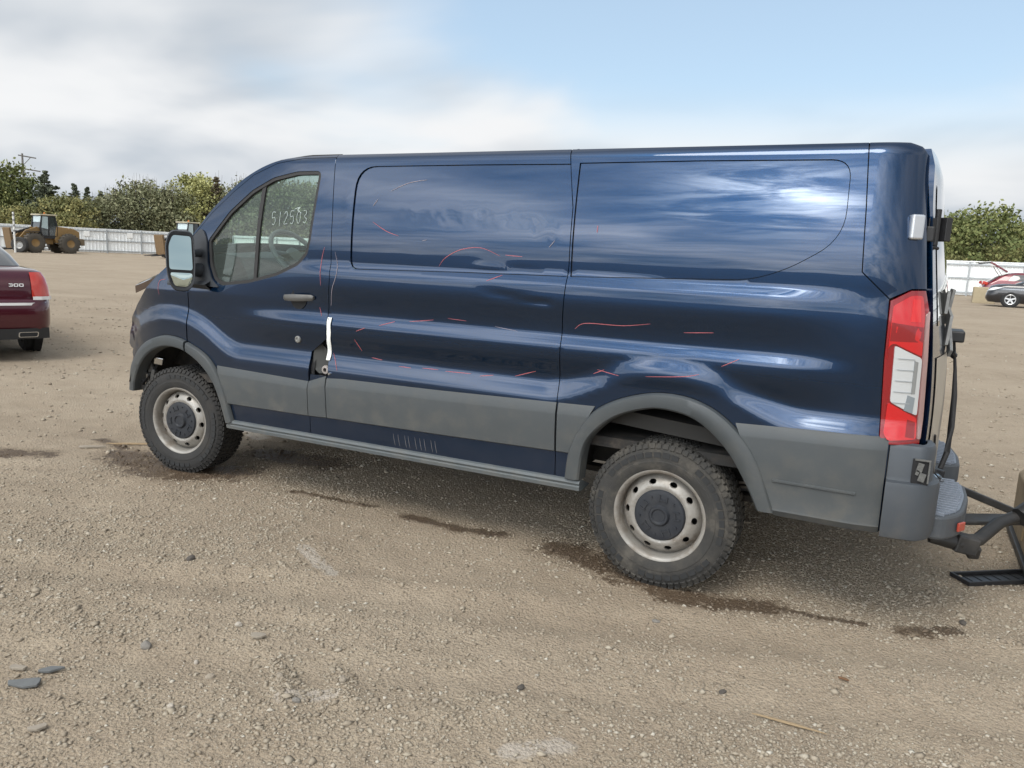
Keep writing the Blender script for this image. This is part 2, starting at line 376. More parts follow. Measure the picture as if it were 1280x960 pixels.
gravel('coarse_gravel', 3200, 1.9, 12.0, .007, .024, 12, 'coarser pale stones strewn across the dirt yard')
gravel('far_gravel', 9000, 6.0, 24.0, .009, .030, 13, 'small stones strewn over the open yard behind the van')
# ------------------------------------------------------------------ van: body-side surface, half-width w(x, z)
_tz = np.array([.30, .40, .85, 1.0, 1.10, 1.18, 1.30, 1.40, 1.47, 1.56, 1.65, 1.8, 1.95, 2.010, 2.018, 2.028, 2.055, 2.075, 2.09])
_ta = np.radians([-3, -2, -1, -2, -2, -3, -1, 2.5, -1.0, .8, 4.5, 8, 10, 11.5, 14, 36, 53, 74, 80])
_zz = np.linspace(.30, 2.09, 1791); _th = np.interp(_zz, _tz, _ta)
_w = -np.concatenate([[0], np.cumsum(np.tan((_th[1:] + _th[:-1]) / 2) * np.diff(_zz))]); _w += 1.0 - np.interp(1.2, _zz, _w)
_w = np.convolve(np.pad(_w, 4, mode='edge'), np.ones(9) / 9, 'valid')
def smin(a, b, k):
    h = np.clip(.5 + .5 * (b - a) / k, 0, 1); return b * (1 - h) + a * h - k * h * (1 - h)
def rearx(z): return 4.345 - .10 * sstep(.9, 2.1, z)
DENTS = [(2.27, 1.735, .025, .02, -.0012), (2.58, 1.68, .02, .03, -.001), (2.36, 1.48, .12, .018, .0012), (2.50, 1.47, .08, .014, -.0012), (1.42, 1.75, .03, .10, .0006), (2.12, 1.70, .35, .05, -.0012)]
def dents(x, z):
    d = 0
    for (a, b, sx, sz, h) in DENTS: d = d + h * np.exp(-((x - a) / sx) ** 2 - ((z - b) / sz) ** 2)
    band = np.exp(-((z - 1.725 + .05 * sstep(2.45, 2.7, x)) / .045) ** 2) * sstep(1.72, 1.9, x) * (1 - sstep(2.68, 2.76, x))
    d = d + band * (.0016 * vnoise(x * 13, z * 17, 61) + .0008 * vnoise(x * 31, z * 37, 62))
    # folded crease low on the front cargo panel
    t = np.clip((x - 2.28) / .44, 0, 1); zc = 1.355 - .045 * t
    d = d - .0030 * np.exp(-(np.clip(np.abs(z - zc), 0, 1) / (.012 + .018 * (1 - t))) ** 2) * sstep(2.24, 2.45, x) * (1 - sstep(2.68, 2.74, x))
    nose = 1 - sstep(-.46, -.22, x)
    d = d + nose * (.014 * vnoise(x * 9, z * 7, 71) + .007 * vnoise(x * 19, z * 23, 72))
    return d + .0003 * vnoise(x * 3.1, z * 6, 51) + .00010 * vnoise(x * 9, z * 14, 52)
def wsurf(x, z):
    x = np.asarray(x, float); z = np.asarray(z, float)
    w = np.interp(z, _zz, _w)
    zr = .02 * np.clip(x / 3, -.3, 1.3)
    rf = np.hypot(x, z - .36); rr = np.hypot((x - 3.3) * .95, z - .36)
    d = smin(smin(z - zr - .875, rf - .72, .10), rr - .70, .10)
    w = w + .026 * (1 - sstep(-.06, .06, d))
    fx = sstep(.45, 1.1, x) * (1 - sstep(3.75, 4.15, x))
    w = w + .016 * (1 - sstep(1.085, 1.165, z - zr)) * sstep(.93, 1.06, z - zr) * fx
    w = w + .013 * (1 - sstep(1.385, 1.45, z - zr)) * sstep(1.18, 1.33, z - zr) * sstep(.9, 1.4, x) * (1 - sstep(3.7, 4.1, x))
    t = np.clip((x - 4.06) / (rearx(z) - 4.06), 0, 1.0)
    w = w - .15 * (1 - np.sqrt(np.clip(1 - .93 * t * t, 0, 1)))
    w = w - .09 * np.clip((-.05 - x) / .5, 0, 2) ** 2
    w = w - .13 * np.clip((1.30 - x) / 1.25, 0, 1.5) ** 2 * np.clip((z - 1.22) / .75, 0, 1.2)
    return w + dents(x, z)
def wn(x, z, e=.002):
    dx = (wsurf(x + e, z) - wsurf(x - e, z)) / (2 * e); dz = (wsurf(x, z + e) - wsurf(x, z - e)) / (2 * e)
    n = np.stack([-dx, -np.ones_like(dx), -dz], -1); return n / np.linalg.norm(n, axis=-1, keepdims=True)

# ---- outline tools (x, z polygons)
def dens_poly(P, res):
    out = []
    for i in range(len(P)):
        a = np.array(P[i], float); b = np.array(P[(i + 1) % len(P)], float); n = max(1, int(math.ceil(np.linalg.norm(b - a) / res)))
        out += [a + (b - a) * k / n for k in range(n)]
    return np.array(out)
def rounded(P, r, n=5):
    """round polygon corners; r scalar or per-corner list"""
    out = []; N = len(P)
    for i in range(N):
        p = np.array(P[i], float); a = np.array(P[i - 1], float) - p; b = np.array(P[(i + 1) % N], float) - p
        rr = r[i] if isinstance(r, (list, tuple)) else r
        la, lb = np.linalg.norm(a), np.linalg.norm(b); d = min(rr, .48 * la, .48 * lb)
        if d < 1e-4: out.append(tuple(p)); continue
        s, e = p + a / la * d, p + b / lb * d
        for k in range(n + 1):
            t = k / n; out.append(tuple((1 - t) ** 2 * s + 2 * t * (1 - t) * p + t * t * e))
    return out
def area2(P): P = np.asarray(P); x, y = P[:, 0], P[:, 1]; return np.sum(x * np.roll(y, -1) - np.roll(x, -1) * y)
def inset(P, d):
    P = np.array(P, float); s = 1 if area2(P) > 0 else -1; out = []; N = len(P)
    for i in range(N):
        e1 = P[i] - P[i - 1]; e2 = P[(i + 1) % N] - P[i]
        e1 /= np.linalg.norm(e1) + 1e-12; e2 /= np.linalg.norm(e2) + 1e-12
        n1 = np.array([-e1[1], e1[0]]) * s; n2 = np.array([-e2[1], e2[0]]) * s
        m = n1 + n2; q = max(.4, 1 + float(n1 @ n2)); out.append(P[i] + m * d / q)
    return [tuple(p) for p in out]
def inside(P, x, y):
    P = np.asarray(P); c = np.zeros(np.shape(x), bool); x0, y0 = P[-1]
    for (x1, y1) in P:
        cond = ((y1 > y) != (y0 > y)) & (x < (x0 - x1) * (y - y1) / (y0 - y1 + 1e-15) + x1)
        c ^= cond; x0, y0 = x1, y1
    return c
def bez(P, n=8):     # Catmull-Rom through open points
    P = [np.array(p, float) for p in P]; out = []
    for i in range(len(P) - 1):
        p0, p1, p2, p3 = P[max(i - 1, 0)], P[i], P[i + 1], P[min(i + 2, len(P) - 1)]
        for k in range(n):
            t = k / n; out.append(.5 * ((2 * p1) + (-p0 + p2) * t + (2 * p0 - 5 * p1 + 4 * p2 - p3) * t * t + (-p0 + 3 * p1 - 3 * p2 + p3) * t ** 3))
    out.append(P[-1]); return [tuple(p) for p in out]

def panel(name, outer, material, parent, holes=(), off=0., res=.024, flange=.018, side=-1, gap=.0022, hole_flange=None, surf=None):
    """sheet-metal panel: outline in side view, laid on the body surface, edges folded inwards"""
    outer = inset(outer, gap) if gap else outer
    loops = [dens_poly(outer, res)] + [dens_poly(h, res) for h in holes]
    allp = np.concatenate(loops); lo = allp.min(0); hi = allp.max(0)
    gx_, gz_ = np.meshgrid(np.arange(lo[0] + res / 2, hi[0], res), np.arange(lo[1] + res / 2, hi[1], res))
    q = np.stack([gx_.ravel(), gz_.ravel()], -1)
    ok = inside(loops[0], q[:, 0], q[:, 1])
    for h in loops[1:]: ok &= ~inside(h, q[:, 0], q[:, 1])
    q = q[ok]
    dm = np.full(len(q), 9.)
    for L in loops:
        for i in range(0, len(L), 1): dm = np.minimum(dm, np.hypot(q[:, 0] - L[i, 0], q[:, 1] - L[i, 1]))
    q = q[dm > res * .55]
    vin = np.concatenate([allp, q]); edges = []; o = 0
    for L in loops:
        n = len(L); edges += [(o + i, o + (i + 1) % n) for i in range(n)]; o += n
    r = delaunay_2d_cdt([Vector(p) for p in vin], edges, [], 0, 1e-6)
    V = np.array([tuple(v) for v in r[0]]); F = np.array(r[2])
    cen = V[F].mean(1); ok = inside(loops[0], cen[:, 0], cen[:, 1])
    for h in loops[1:]: ok &= ~inside(h, cen[:, 0], cen[:, 1])
    F = F[ok]
    a = V[F]; ar = (a[:, 1, 0] - a[:, 0, 0]) * (a[:, 2, 1] - a[:, 0, 1]) - (a[:, 2, 0] - a[:, 0, 0]) * (a[:, 1, 1] - a[:, 0, 1])
    F[ar < 0] = F[ar < 0][:, ::-1]; F = F[np.abs(ar) > 1e-12]
    ws = wsurf if surf is None else surf
    N = wn(V[:, 0], V[:, 1]) if surf is None else np.tile([0, -1., 0], (len(V), 1))
    P3 = np.stack([V[:, 0], -(ws(V[:, 0], V[:, 1]) + off), V[:, 1]], -1)
    # faces are CCW in (x,z) -> normal toward -Y : outward on the left side
    verts = P3.tolist(); faces = [tuple(int(i) for i in f) for f in F]; ln = [tuple(N[i]) for f in F for i in f]
    for li, L in enumerate(loops):
        fl = flange if li == 0 or hole_flange is None else hole_flange
        if fl <= 0: continue
        n = len(L); Nn = wn(L[:, 0], L[:, 1]) if surf is None else np.tile([0, -1., 0], (n, 1))
        top = np.stack([L[:, 0], -(ws(L[:, 0], L[:, 1]) + off), L[:, 1]], -1); bot = top - Nn * fl
        o = len(verts); verts += top.tolist() + bot.tolist()
        ccw = area2(L) > 0
        if li > 0: ccw = not ccw
        for i in range(n):
            j = (i + 1) % n
            f = (o + i, o + n + i, o + n + j, o + j) if ccw else (o + j, o + n + j, o + n + i, o + i)
            faces.append(f); p = [np.array(verts[k]) for k in f]; nn = np.cross(p[2] - p[0], p[3] - p[1]); nn /= np.linalg.norm(nn) + 1e-12
            ln += [tuple(nn)] * 4
    if side > 0:
        verts = [(v[0], -v[1], v[2]) for v in verts]; nf = []; nl = []; k = 0
        for f in faces:
            nf.append(tuple(reversed(f))); nl += [(m[0], -m[1], m[2]) for m in reversed(ln[k:k + len(f)])]; k += len(f)
        faces, ln = nf, nl
    return mkobj(name, verts, faces, material, parent, fix=False, loopn=ln)

def strip(name, A, B, prof, material, parent, side=-1, n=60, smooth=35, cap=True):
    """trim piece swept between two side-view curves; prof = [(fraction A->B, stand-off)]"""
    A = resample(A, n); B = resample(B, n); rings = []
    for a, b in zip(A, B):
        ring = []
        for (s, o) in prof:
            x, z = a[0] + (b[0] - a[0]) * s, a[1] + (b[1] - a[1]) * s
            ring.append((x, side * (float(wsurf(x, z)) + o), z))
        rings.append(ring)
    m = MB(); m.loft(rings, False)
    if cap:
        for ring in (rings[0], rings[-1]):
            m.add(ring + [(p[0], p[1] - side * .03, p[2]) for p in ring], [(k, k + 1, k + 1 + len(ring), k + len(ring)) for k in range(len(ring) - 1)])
    o = m.build(name, material, parent, smooth=smooth)
    return o
def resample(P, n):
    P = np.array(P, float); d = np.concatenate([[0], np.cumsum(np.hypot(*np.diff(P, axis=0).T))]); t = np.linspace(0, d[-1], n)
    return np.stack([np.interp(t, d, P[:, 0]), np.interp(t, d, P[:, 1])], -1)
def ribbon(name, P, width, off, material, parent, side=-1, taper=True):
    P = bez(P, 8) if len(P) > 2 else [tuple(np.array(P[0]) + (np.array(P[1]) - np.array(P[0])) * k / 6) for k in range(7)]
    P = np.array(P); m = MB(); ra = []
    for i, p in enumerate(P):
        t = P[min(i + 1, len(P) - 1)] - P[max(i - 1, 0)]; t /= np.linalg.norm(t) + 1e-9; nrm = np.array([-t[1], t[0]])
        wd = width * (1 if not taper else .35 + .65 * math.sin(math.pi * (i + .6) / (len(P) + .2)))
        row = []
        for s in (-.5, .5):
            q = p + nrm * wd * s; row.append((q[0], side * (float(wsurf(q[0], q[1])) + off), q[1]))
        ra.append(row)
    m.loft(ra, False); return m.build(name, material, parent, fix=False)
def backing(P, side, depth=.022, width=.05):
    """dark strip added behind a panel gap, standing in for its shade"""
    P = resample(P, 40); rings = []
    for i, p in enumerate(P):
        t = P[min(i + 1, 39)] - P[max(i - 1, 0)]; t /= np.linalg.norm(t) + 1e-9; n = np.array([-t[1], t[0]])
        rings.append([(p[0] + n[0] * s, side * (float(wsurf(p[0] + n[0] * s, p[1] + n[1] * s)) - depth), p[1] + n[1] * s) for s in (-width / 2, width / 2)])
    MB_back.loft(rings, False)

# ---- van materials
paint = bpy.data.materials.new('blue_metallic_paint'); paint.use_nodes = True; MATS['paint'] = paint
g = G(paint.node_tree); b = g.n['Principled BSDF']
pos = g.N('ShaderNodeNewGeometry').outputs['Position']; pz = g.N('ShaderNodeSeparateXYZ', i_0=pos).outputs[2]
base = g.mix(g.noise(pos, 3, 4, .6), (.0012, .0200, .059, 1), (.0016, .0232, .069, 1))
film = g.M('MULTIPLY', g.M('ADD', .2, g.noise(pos, 7, 7, .65)), g.step(1.15, .42, pz))
base = g.mix(g.M('MULTIPLY', film, .22), base, (.10, .09, .075, 1))
g.put(b.inputs['Base Color'], base)
b.inputs['Metallic'].default_value = .9; b.inputs['Specular IOR Level'].default_value = .1; g.put(b.inputs['Roughness'], g.M('ADD', .27, g.M('MULTIPLY', film, .2)))
b.inputs['Coat Weight'].default_value = 1.0; b.inputs['Coat IOR'].default_value = 1.53
g.put(b.inputs['Coat Roughness'], g.M('ADD', .015, g.M('MULTIPLY', g.M('ADD', g.M('MULTIPLY', g.step(.5, .8, g.noise(pos, 5, 6, .7)), .25), film), .07)))
M_clad = mat('grey_cladding_plastic', (.042, .050, .055), .5, var=.14, vscale=5, dirt=.42, dirtcol=(.125, .115, .095), dz=(.35, 1.1), bump=.05, bscale=220)
M_sill = mat('sill_grey', (.075, .090, .098), .5, var=.15, dirt=.45, dirtcol=(.17, .155, .13), dz=(.3, .6))
M_black = mat('black_plastic', (.012, .012, .013), .5)
M_dark = mat('dark_inner', (.008, .008, .009), .8)
M_rubber = mat('window_rubber', (.020, .019, .019), .65)
M_trim = mat('mirror_plastic', (.028, .032, .038), .55, var=.15, bump=.05, bscale=300)
M_glass = glass('van_window_glass', (.70, .82, .775), 0, 1.0)
M_ws = glass('windscreen_glass', (.74, .85, .80), 0, 1.0)
M_under = mat('underbody', (.022, .021, .020), .85, var=.4, vscale=8, dirt=.6, dirtcol=(.12, .10, .08))
M_red = mat('red_lens', (.50, .006, .010), .12, coat=1., spec=.6, emit=None)
M_red2 = mat('deep_red_lens', (.22, .004, .008), .15, coat=1.)
M_clear = mat('clear_lens', (.62, .65, .67), .16, metal=.35, coat=1.)
M_chrome = mat('bright_metal', (.62, .63, .64), .22, metal=1.)
M_handle = mat('handle_grey', (.085, .083, .078), .5, var=.2)
M_white = mat('white_tape', (.78, .79, .76), .5, var=.06, vscale=40)
M_mark = mat('red_grease_pencil', (.38, .10, .11), .7)
M_markw = mat('pale_grease_pencil', (.26, .22, .24), .7)
M_rust = mat('rusty_brown', (.06, .038, .024), .85, var=.4, vscale=20)

VAN = thing('cargo_van', 'dark blue low roof cargo van with grey cladding and bare steel wheels', 'van', (VX, 0, 0))
MB_back = MB()

# ---- outlines measured in side view (x rearwards from the front axle, z up)
FARCH = bez([(.553, .43), (.471, .661), (.352, .817), (.175, .897), (.045, .926), (-.08, .921), (-.235, .869), (-.37, .78), (-.47, .66), (-.525, .50)], 6)
FARCHI = bez([(.493, .415), (.413, .628), (.298, .755), (.164, .829), (.046, .852), (-.075, .842), (-.205, .79), (-.32, .70), (-.40, .60), (-.445, .50)], 6)
RARCH = bez([(2.822, .47), (2.838, .611), (2.887, .728), (2.964, .830), (3.10, .906), (3.27, .950), (3.438, .938), (3.586, .866), (3.719, .723), (3.820, .485)], 6)
RARCHI = bez([(2.905, .47), (2.922, .633), (2.971, .720), (3.067, .805), (3.182, .855), (3.295, .874), (3.445, .846), (3.579, .744), (3.678, .606), (3.742, .485)], 6)
A_LINE = [(.172, 1.586), (.314, 1.718), (.494, 1.847), (.657, 1.946), (.850, 2.010), (1.061, 2.036), (1.299, 2.036)]
DOOR_R = [(1.299, 2.036), (1.321, 1.713), (1.321, 1.357), (1.299, 1.129), (1.291, 1.018)]
FUEL = [(1.172, .931), (1.168, .815), (1.168, .738)]
arch_d = [p for p in FARCH if p[0] > .158][::-1]          # door part of the front arch, top -> bottom
arch_f = [p for p in FARCH if p[0] < .152]                # fender part
door_out = [(.154, 1.217)] + [(.156, .905)] + arch_d + [(1.176, .43), (1.168, .738)] + FUEL[::-1][1:] + DOOR_R[::-1] + A_LINE[::-1][1:] + [(.12, 1.53), (.125, 1.30)]
door_win = rounded([(.307, 1.549), (.333, 1.402), (.387, 1.306), (.452, 1.275), (.677, 1.302), (.905, 1.357), (1.073, 1.426), (1.146, 1.493), (1.170, 1.575), (1.196, 1.778), (1.212, 1.962), (1.029, 1.962), (.837, 1.929), (.663, 1.855), (.483, 1.730)], [.02] * 10 + [.04] + [.03] * 4, 4)
fender_out = [(.152, 1.30)] + [(.150, .905)] + arch_f + [(-.50, .62), (-.47, .70), (-.462, .735), (-.478, .765), (-.468, .79), (-.515, .80), (-.548, .822), (-.538, .855), (-.549, .90), (-.520, .955), (-.505, 1.0), (-.455, 1.05), (-.42, 1.09), (-.295, 1.195), (-.171, 1.300), (-.032, 1.400), (.075, 1.485), (.115, 1.51), (.120, 1.30)]
SEAM = [(2.721, 2.055), (2.772, 1.776), (2.776, 1.512), (2.759, 1.243), (2.757, .928), (2.766, .43)]
REARCUT = [(4.021, 2.055), (4.041, 1.792), (4.055, 1.538), (4.166, 1.436)]
side1 = [(1.176, .43), (1.176, .735), (1.30, .80), (1.305, 1.018)] + [(p[0] + .0, p[1]) for p in DOOR_R[::-1][1:-1]] + [(1.299, 2.055)] + SEAM
side1 = [(1.176, .43), (1.168, .738), (1.180, .806), (1.312, .806), (1.291, 1.018), (1.299, 1.129), (1.321, 1.357), (1.321, 1.713), (1.299, 2.036), (1.298, 2.055)] + SEAM
winp1 = rounded([(1.457, 1.424), (2.196, 1.441), (2.7775, 1.451), (2.772, 1.982), (2.226, 1.985), (1.462, 1.984)], [.06, 0, 0, 0, 0, .13], 7)
# pressed panel stops at the seam
winp1h = rounded([(1.457, 1.424), (2.196, 1.441), (2.768, 1.451), (2.762, 1.982), (2.226, 1.985), (1.462, 1.984)], [.06, 0, .004, .004, 0, .13], 7)
winp2h = rounded([(2.786, 1.451), (3.316, 1.469), (3.62, 1.480), (3.770, 1.534), (3.975, 1.665), (3.968, 1.985), (3.363, 1.989), (2.780, 1.986)], [.004, 0, .12, .08, .12, .08, 0, .004], 7)
rarch_up = [p for p in RARCH]
side2 = [(2.766, .43), (2.818, .43)] + rarch_up + [(3.86, .47), (4.235, .47), (4.235, .86), (4.191, .881), (4.173, 1.192), (4.166, 1.436)] + REARCUT[::-1][1:] + SEAM
corner = [(4.166, 1.436), (4.241, 1.478), (4.292, 1.480)] + [(rearx(z) - .002, z) for z in np.linspace(1.482, 2.0, 12)] + [(4.215, 2.04), (4.17, 2.055)] + REARCUT
lamp_out = [(4.170, 1.430), (4.241, 1.474), (4.292, 1.476), (4.312, 1.40), (4.328, 1.198), (4.340, .966), (4.340, .850), (4.212, .850), (4.192, .881), (4.174, 1.192)]
lamp_red1 = [(4.183, 1.412), (4.246, 1.455), (4.284, 1.456), (4.300, 1.38), (4.308, 1.212), (4.203, 1.262), (4.186, 1.25), (4.184, 1.192)]
lamp_clear = [(4.206, 1.255), (4.310, 1.206), (4.318, .970), (4.214, 1.023)]
lamp_red2 = [(4.204, .895), (4.196, 1.19), (4.203, 1.02), (4.214, 1.018), (4.318, .962), (4.326, .875), (4.218, .868)]
lamp_edge = [(4.316, 1.40), (4.331, 1.198), (4.3425, .966), (4.3425, .875), (4.330, .875), (4.324, .966), (4.314, 1.198), (4.304, 1.38)]

def ccw(P): return P if area2(P) > 0 else P[::-1]
LEFT = {}
for side in (-1, 1):
    MB_back = MB()
    front_door = panel('front_door', ccw(door_out), paint, VAN, [door_win], side=side, hole_flange=.035)
    fender = panel('front_fender', ccw(fender_out), paint, VAN, side=side)
    if side < 0:
        sp1 = panel('cargo_side_panel', ccw(side1), paint, VAN, [winp1h], side=side, hole_flange=.012)
        sp2 = panel('rear_quarter_panel', ccw(side2), paint, VAN, [winp2h], side=side, hole_flange=.012)
    else:
        sp1 = panel('cargo_side_panel', ccw(side1), paint, VAN, [winp1h], side=side, res=.04, hole_flange=.012)
        sp2 = panel('rear_quarter_panel', ccw(side2), paint, VAN, [winp2h], side=side, res=.04, hole_flange=.012)
    for sp, wp in ((sp1, winp1h), (sp2, winp2h)):
        panel('pressed_panel', ccw(wp), paint, sp, side=side, off=-.0085, gap=.0035, flange=.004)
        backing(list(wp) + [wp[0]], side, .012, .02)
    cp = panel('rear_corner_panel', ccw(corner), paint, VAN, side=side)
    for P in (DOOR_R, [(1.291, 1.018), (1.299, 1.129)], FUEL, [(1.168, .74), (1.176, .43)], SEAM, REARCUT, A_LINE, [(.152, 1.30), (.152, .86)], [(4.166, 1.44), (4.173, 1.19), (4.235, .86), (4.235, .47)]):
        backing(P, side)
    # window: rubber frame, glass, divider bar
    fr_out = inset(ccw(door_win), -.001); fr_in = inset(ccw(door_win), .020)
    panel('window_seal', fr_out, M_rubber, front_door, [fr_in], off=-.004, gap=0, side=side, flange=.012, hole_flange=.02)
    panel('window_glass', inset(ccw(door_win), .010), M_glass, front_door, off=-.018, gap=0, side=side, flange=0, res=.05)
    m = MB()
    dv = [(.760, 1.905), (.723, 1.300)]
    for (x0, z0), (x1, z1) in (dv,):
        rings = []
        for k in range(9):
            t = k / 8; x, z = x0 + (x1 - x0) * t, z0 + (z1 - z0) * t
            yy = lambda xx, o: side * (float(wsurf(xx, z)) + o)
            hw = .015 - .003 * t
            rings.append([(x - hw, yy(x - hw, -.022), z), (x - hw, yy(x - hw, -.008), z), (x + hw, yy(x + hw, -.008), z), (x + hw, yy(x + hw, -.022), z)])
        m.loft(rings, True, True)
    m.build('window_divider', M_rubber, front_door)
    # mirror sail at the foot of the A pillar
    sail = rounded([(.150, 1.268), (.115, 1.36), (.118, 1.50), (.165, 1.572), (.230, 1.62), (.268, 1.60), (.300, 1.545), (.315, 1.41), (.372, 1.305), (.435, 1.262)], .02, 3)
    panel('mirror_base', ccw(sail), M_trim, front_door, off=.008, gap=0, side=side, flange=.016)
    # cladding
    zt = lambda x: float(np.interp(x, [.42, 1.168, 1.325, 2.078, 2.762, 2.963, 3.604, 3.888, 4.235], [.773, .743, .800, .816, .839, .846, .858, .870, .881]))
    zb = lambda x: float(np.interp(x, [.5, 1.17, 1.322, 2.134, 2.77, 3.0], [.538, .551, .557, .574, .591, .596]))
    zt1 = lambda x: float(np.interp(x, [.38, 1.168], [.775, .760]))
    CP = [(0, .001), (.03, .006), (.20, .017), (.23, .018), (.6, .019), (.97, .017), (1, .002)]
    seg = lambda a, b, f, n=14: [(a + (b - a) * k / n, f(a + (b - a) * k / n)) for k in range(n + 1)]
    def pieces():
        A = seg(.418, 1.166, zt1); B = seg(.517, 1.172, zb); yield front_door, A, B
        yield sp1, seg(1.171, 1.300, lambda x: zt1(1.168) + (x - 1.168) * .35), seg(1.177, 1.310, zb)
        yield sp1, seg(1.306, 2.757, zt), seg(1.316, 2.762, zb)
        yield sp2, seg(2.768, 2.958, zt), seg(2.773, 2.842, zb)
    for par, A, B in pieces(): strip('cladding', A, B, CP, M_clad, par, side)
    A = seg(3.62, 4.228, zt, 20); Bm = [(3.815 + (4.23 - 3.815) * k / 20, .470) for k in range(21)]
    CP2 = [(0, .001), (.015, .006), (.125, .017), (.14, .018), (.56, .019), (.575, .026), (.60, .026), (.615, .018), (.94, .012), (.96, .020), (1, .004)]
    CP2 = [(0, .001), (.015, .006), (.125, .017), (.14, .018), (.60, .019), (.90, .014), (.93, .018), (1, .0)]
    strip('cladding', A, Bm, CP2, M_clad, sp2, side)
    strip('rub_strip', [(3.80, .640), (4.13, .640)], [(3.80, .622), (4.13, .622)], [(0, .016), (.3, .026), (.7, .026), (1, .016)], M_clad, sp2, side, n=12)
    AP = [(0, .002), (.06, .022), (.14, .028), (.5, .032), (.85, .028), (.95, .020), (1, -.004), (1.02, -.05)]
    ia = resample(FARCH, 80); ii = resample(FARCHI, 80)
    kd = int(np.argmin(np.abs(ia[:, 0] - .155)))
    strip('arch_trim', ia[:kd], ii[:kd], AP, M_clad, front_door, side, n=40)
    strip('arch_trim', ia[kd + 0:], ii[kd + 0:], AP, M_clad, fender, side, n=44)
    strip('arch_trim', RARCH, RARCHI, AP, M_clad, sp2, side, n=80)
    # sill
    m = MB(); rings = []
    for k in range(25):
        x = .50 + (2.905 - .50) * k / 24; z0 = float(np.interp(x, [.5, 2.9], [.428, .457])); z1 = z0 - .048
        yo = lambda o: side * (1.0 + o)
        rings.append([(x, yo(.000), z0 + .012), (x, yo(.020), z0 + .006), (x, yo(.026), z0 - .006), (x, yo(.018), z0 - .018), (x, yo(.024), z0 - .024), (x, yo(.020), z1 + .005), (x, yo(-.01), z1), (x, yo(-.12), z1 + .01)])
    m.loft(rings, False)
    for ring in (rings[0], rings[-1]): m.add(ring, [tuple(range(len(ring)))])
    m.build('sill', M_sill, VAN, smooth=40)
    # tail lamp
    lamp = panel('tail_lamp', ccw(lamp_out), M_red2, VAN, off=.006, gap=.001, side=side, flange=.03, res=.02)
    for nm, P, mm, of in (('red_lens', lamp_red1, M_red, .012), ('clear_lens', lamp_clear, M_clear, .013), ('red_lens', [(4.204, .895), (4.206, 1.016), (4.214, 1.018), (4.318, .962), (4.326, .875), (4.222, .866)], M_red, .012), ('edge_lens', lamp_edge, mat('pinkish_lens', (.32, .20, .19), .2, coat=1.), .014)):
        panel(nm, ccw(rounded(P, .012, 3)), mm, lamp, off=of, gap=.0005, side=side, flange=.010, res=.015)
    panel('lens_band', [(4.186, 1.270), (4.304, 1.270), (4.302, 1.330), (4.186, 1.345)], M_red2, lamp, off=.0125, gap=0, side=side, flange=.004)
    panel('lens_facet', [(4.252, 1.35), (4.288, 1.35), (4.278, 1.44), (4.252, 1.44)], mat('bright_red_facet', (.62, .012, .012), .1, coat=1.), lamp, off=.0135, gap=0, side=side, flange=.004)
    panel('lens_facet', [(4.285, .885), (4.318, .880), (4.314, .945), (4.285, .955)], M_red2, lamp, off=.0135, gap=0, side=side, flange=.004)
    panel('lens_bulb', [(4.268, .992), (4.300, .980), (4.302, 1.045), (4.275, 1.055)], mat('bulb_grey', (.20, .23, .25), .15, coat=1.), lamp, off=.0155, gap=0, side=side, flange=.004)
    panel('lens_reflector', [(4.286, 1.06), (4.300, 1.06), (4.298, 1.19), (4.284, 1.196)], mat('lens_reflector_grey', (.36, .39, .41), .12, metal=.6, coat=1.), lamp, off=.0155, gap=0, side=side, flange=.004)
    for k in range(5):   # ribs inside the clear lens
        z = 1.02 + .045 * k
        panel('lens_rib', [(4.222 + .002 * k, z), (4.285, z - .002), (4.285, z + .002), (4.222, z + .004)], mat('lens_rib_grey', (.27, .29, .30), .2, coat=1.), lamp, off=.016, gap=0, side=side, flange=.006)
    MB_back.build('gap_shade_backing', M_dark, VAN)['kind'] = 'stuff'  # dark strips added so the panel gaps read as shaded
    if side < 0: LEFT.update(door=front_door, fender=fender, sp1=sp1, sp2=sp2, corner=cp, lamp=lamp)


# ---- roof, A pillars, windscreen, bonnet
EDGE = [(-.035, 1.405), (.075, 1.500), (.195, 1.622), (.323, 1.748), (.519, 1.892), (.690, 1.975), (.850, 2.022), (.98, 2.040), (1.15, 2.046)]
EDGE = bez(EDGE, 5)
def top_pt(i_t, s):
    pass
def top_section(x, z, nx_, nz_, hw, bulge, ss):
    out = []
    for s in ss:
        b = bulge * (1 - abs(s) ** 2.6); out.append((x + nx_ * b, s * hw, z + nz_ * b))
    return out
SS = [-1, -.985, -.96, -.93] + list(np.linspace(-.9, .9, 19)) + [.93, .96, .985, 1]
def sections(P):
    out = []
    for i, p in enumerate(P):
        a = P[max(i - 1, 0)]; b = P[min(i + 1, len(P) - 1)]; t = np.array([b[0] - a[0], b[1] - a[1]]); t /= np.linalg.norm(t)
        n = np.array([-t[1], t[0]]); hw = float(wsurf(max(p[0], 0.0), p[1])) - .004
        bl = float(np.interp(p[0], [0, .6, 1.0, 1.4], [.12, .10, .06, .045]))
        out.append(top_section(p[0], p[1], n[0], n[1], hw, bl, SS))
    return out
iw0 = next(i for i, p in enumerate(EDGE) if p[0] > .02); iw1 = next(i for i, p in enumerate(EDGE) if p[0] > .93)
secs = sections(EDGE)
k0, k1 = 3, len(SS) - 4
MB().loft([s[k0:k1 + 1] for s in secs[iw0:iw1 + 1]], False).build('windscreen', M_ws, VAN, smooth=60)
for sl in (slice(0, k0 + 1), slice(k1, len(SS))):
    MB().loft([s[sl] for s in secs[:iw1 + 1]], False).build('windscreen_pillar', paint, VAN, smooth=60)
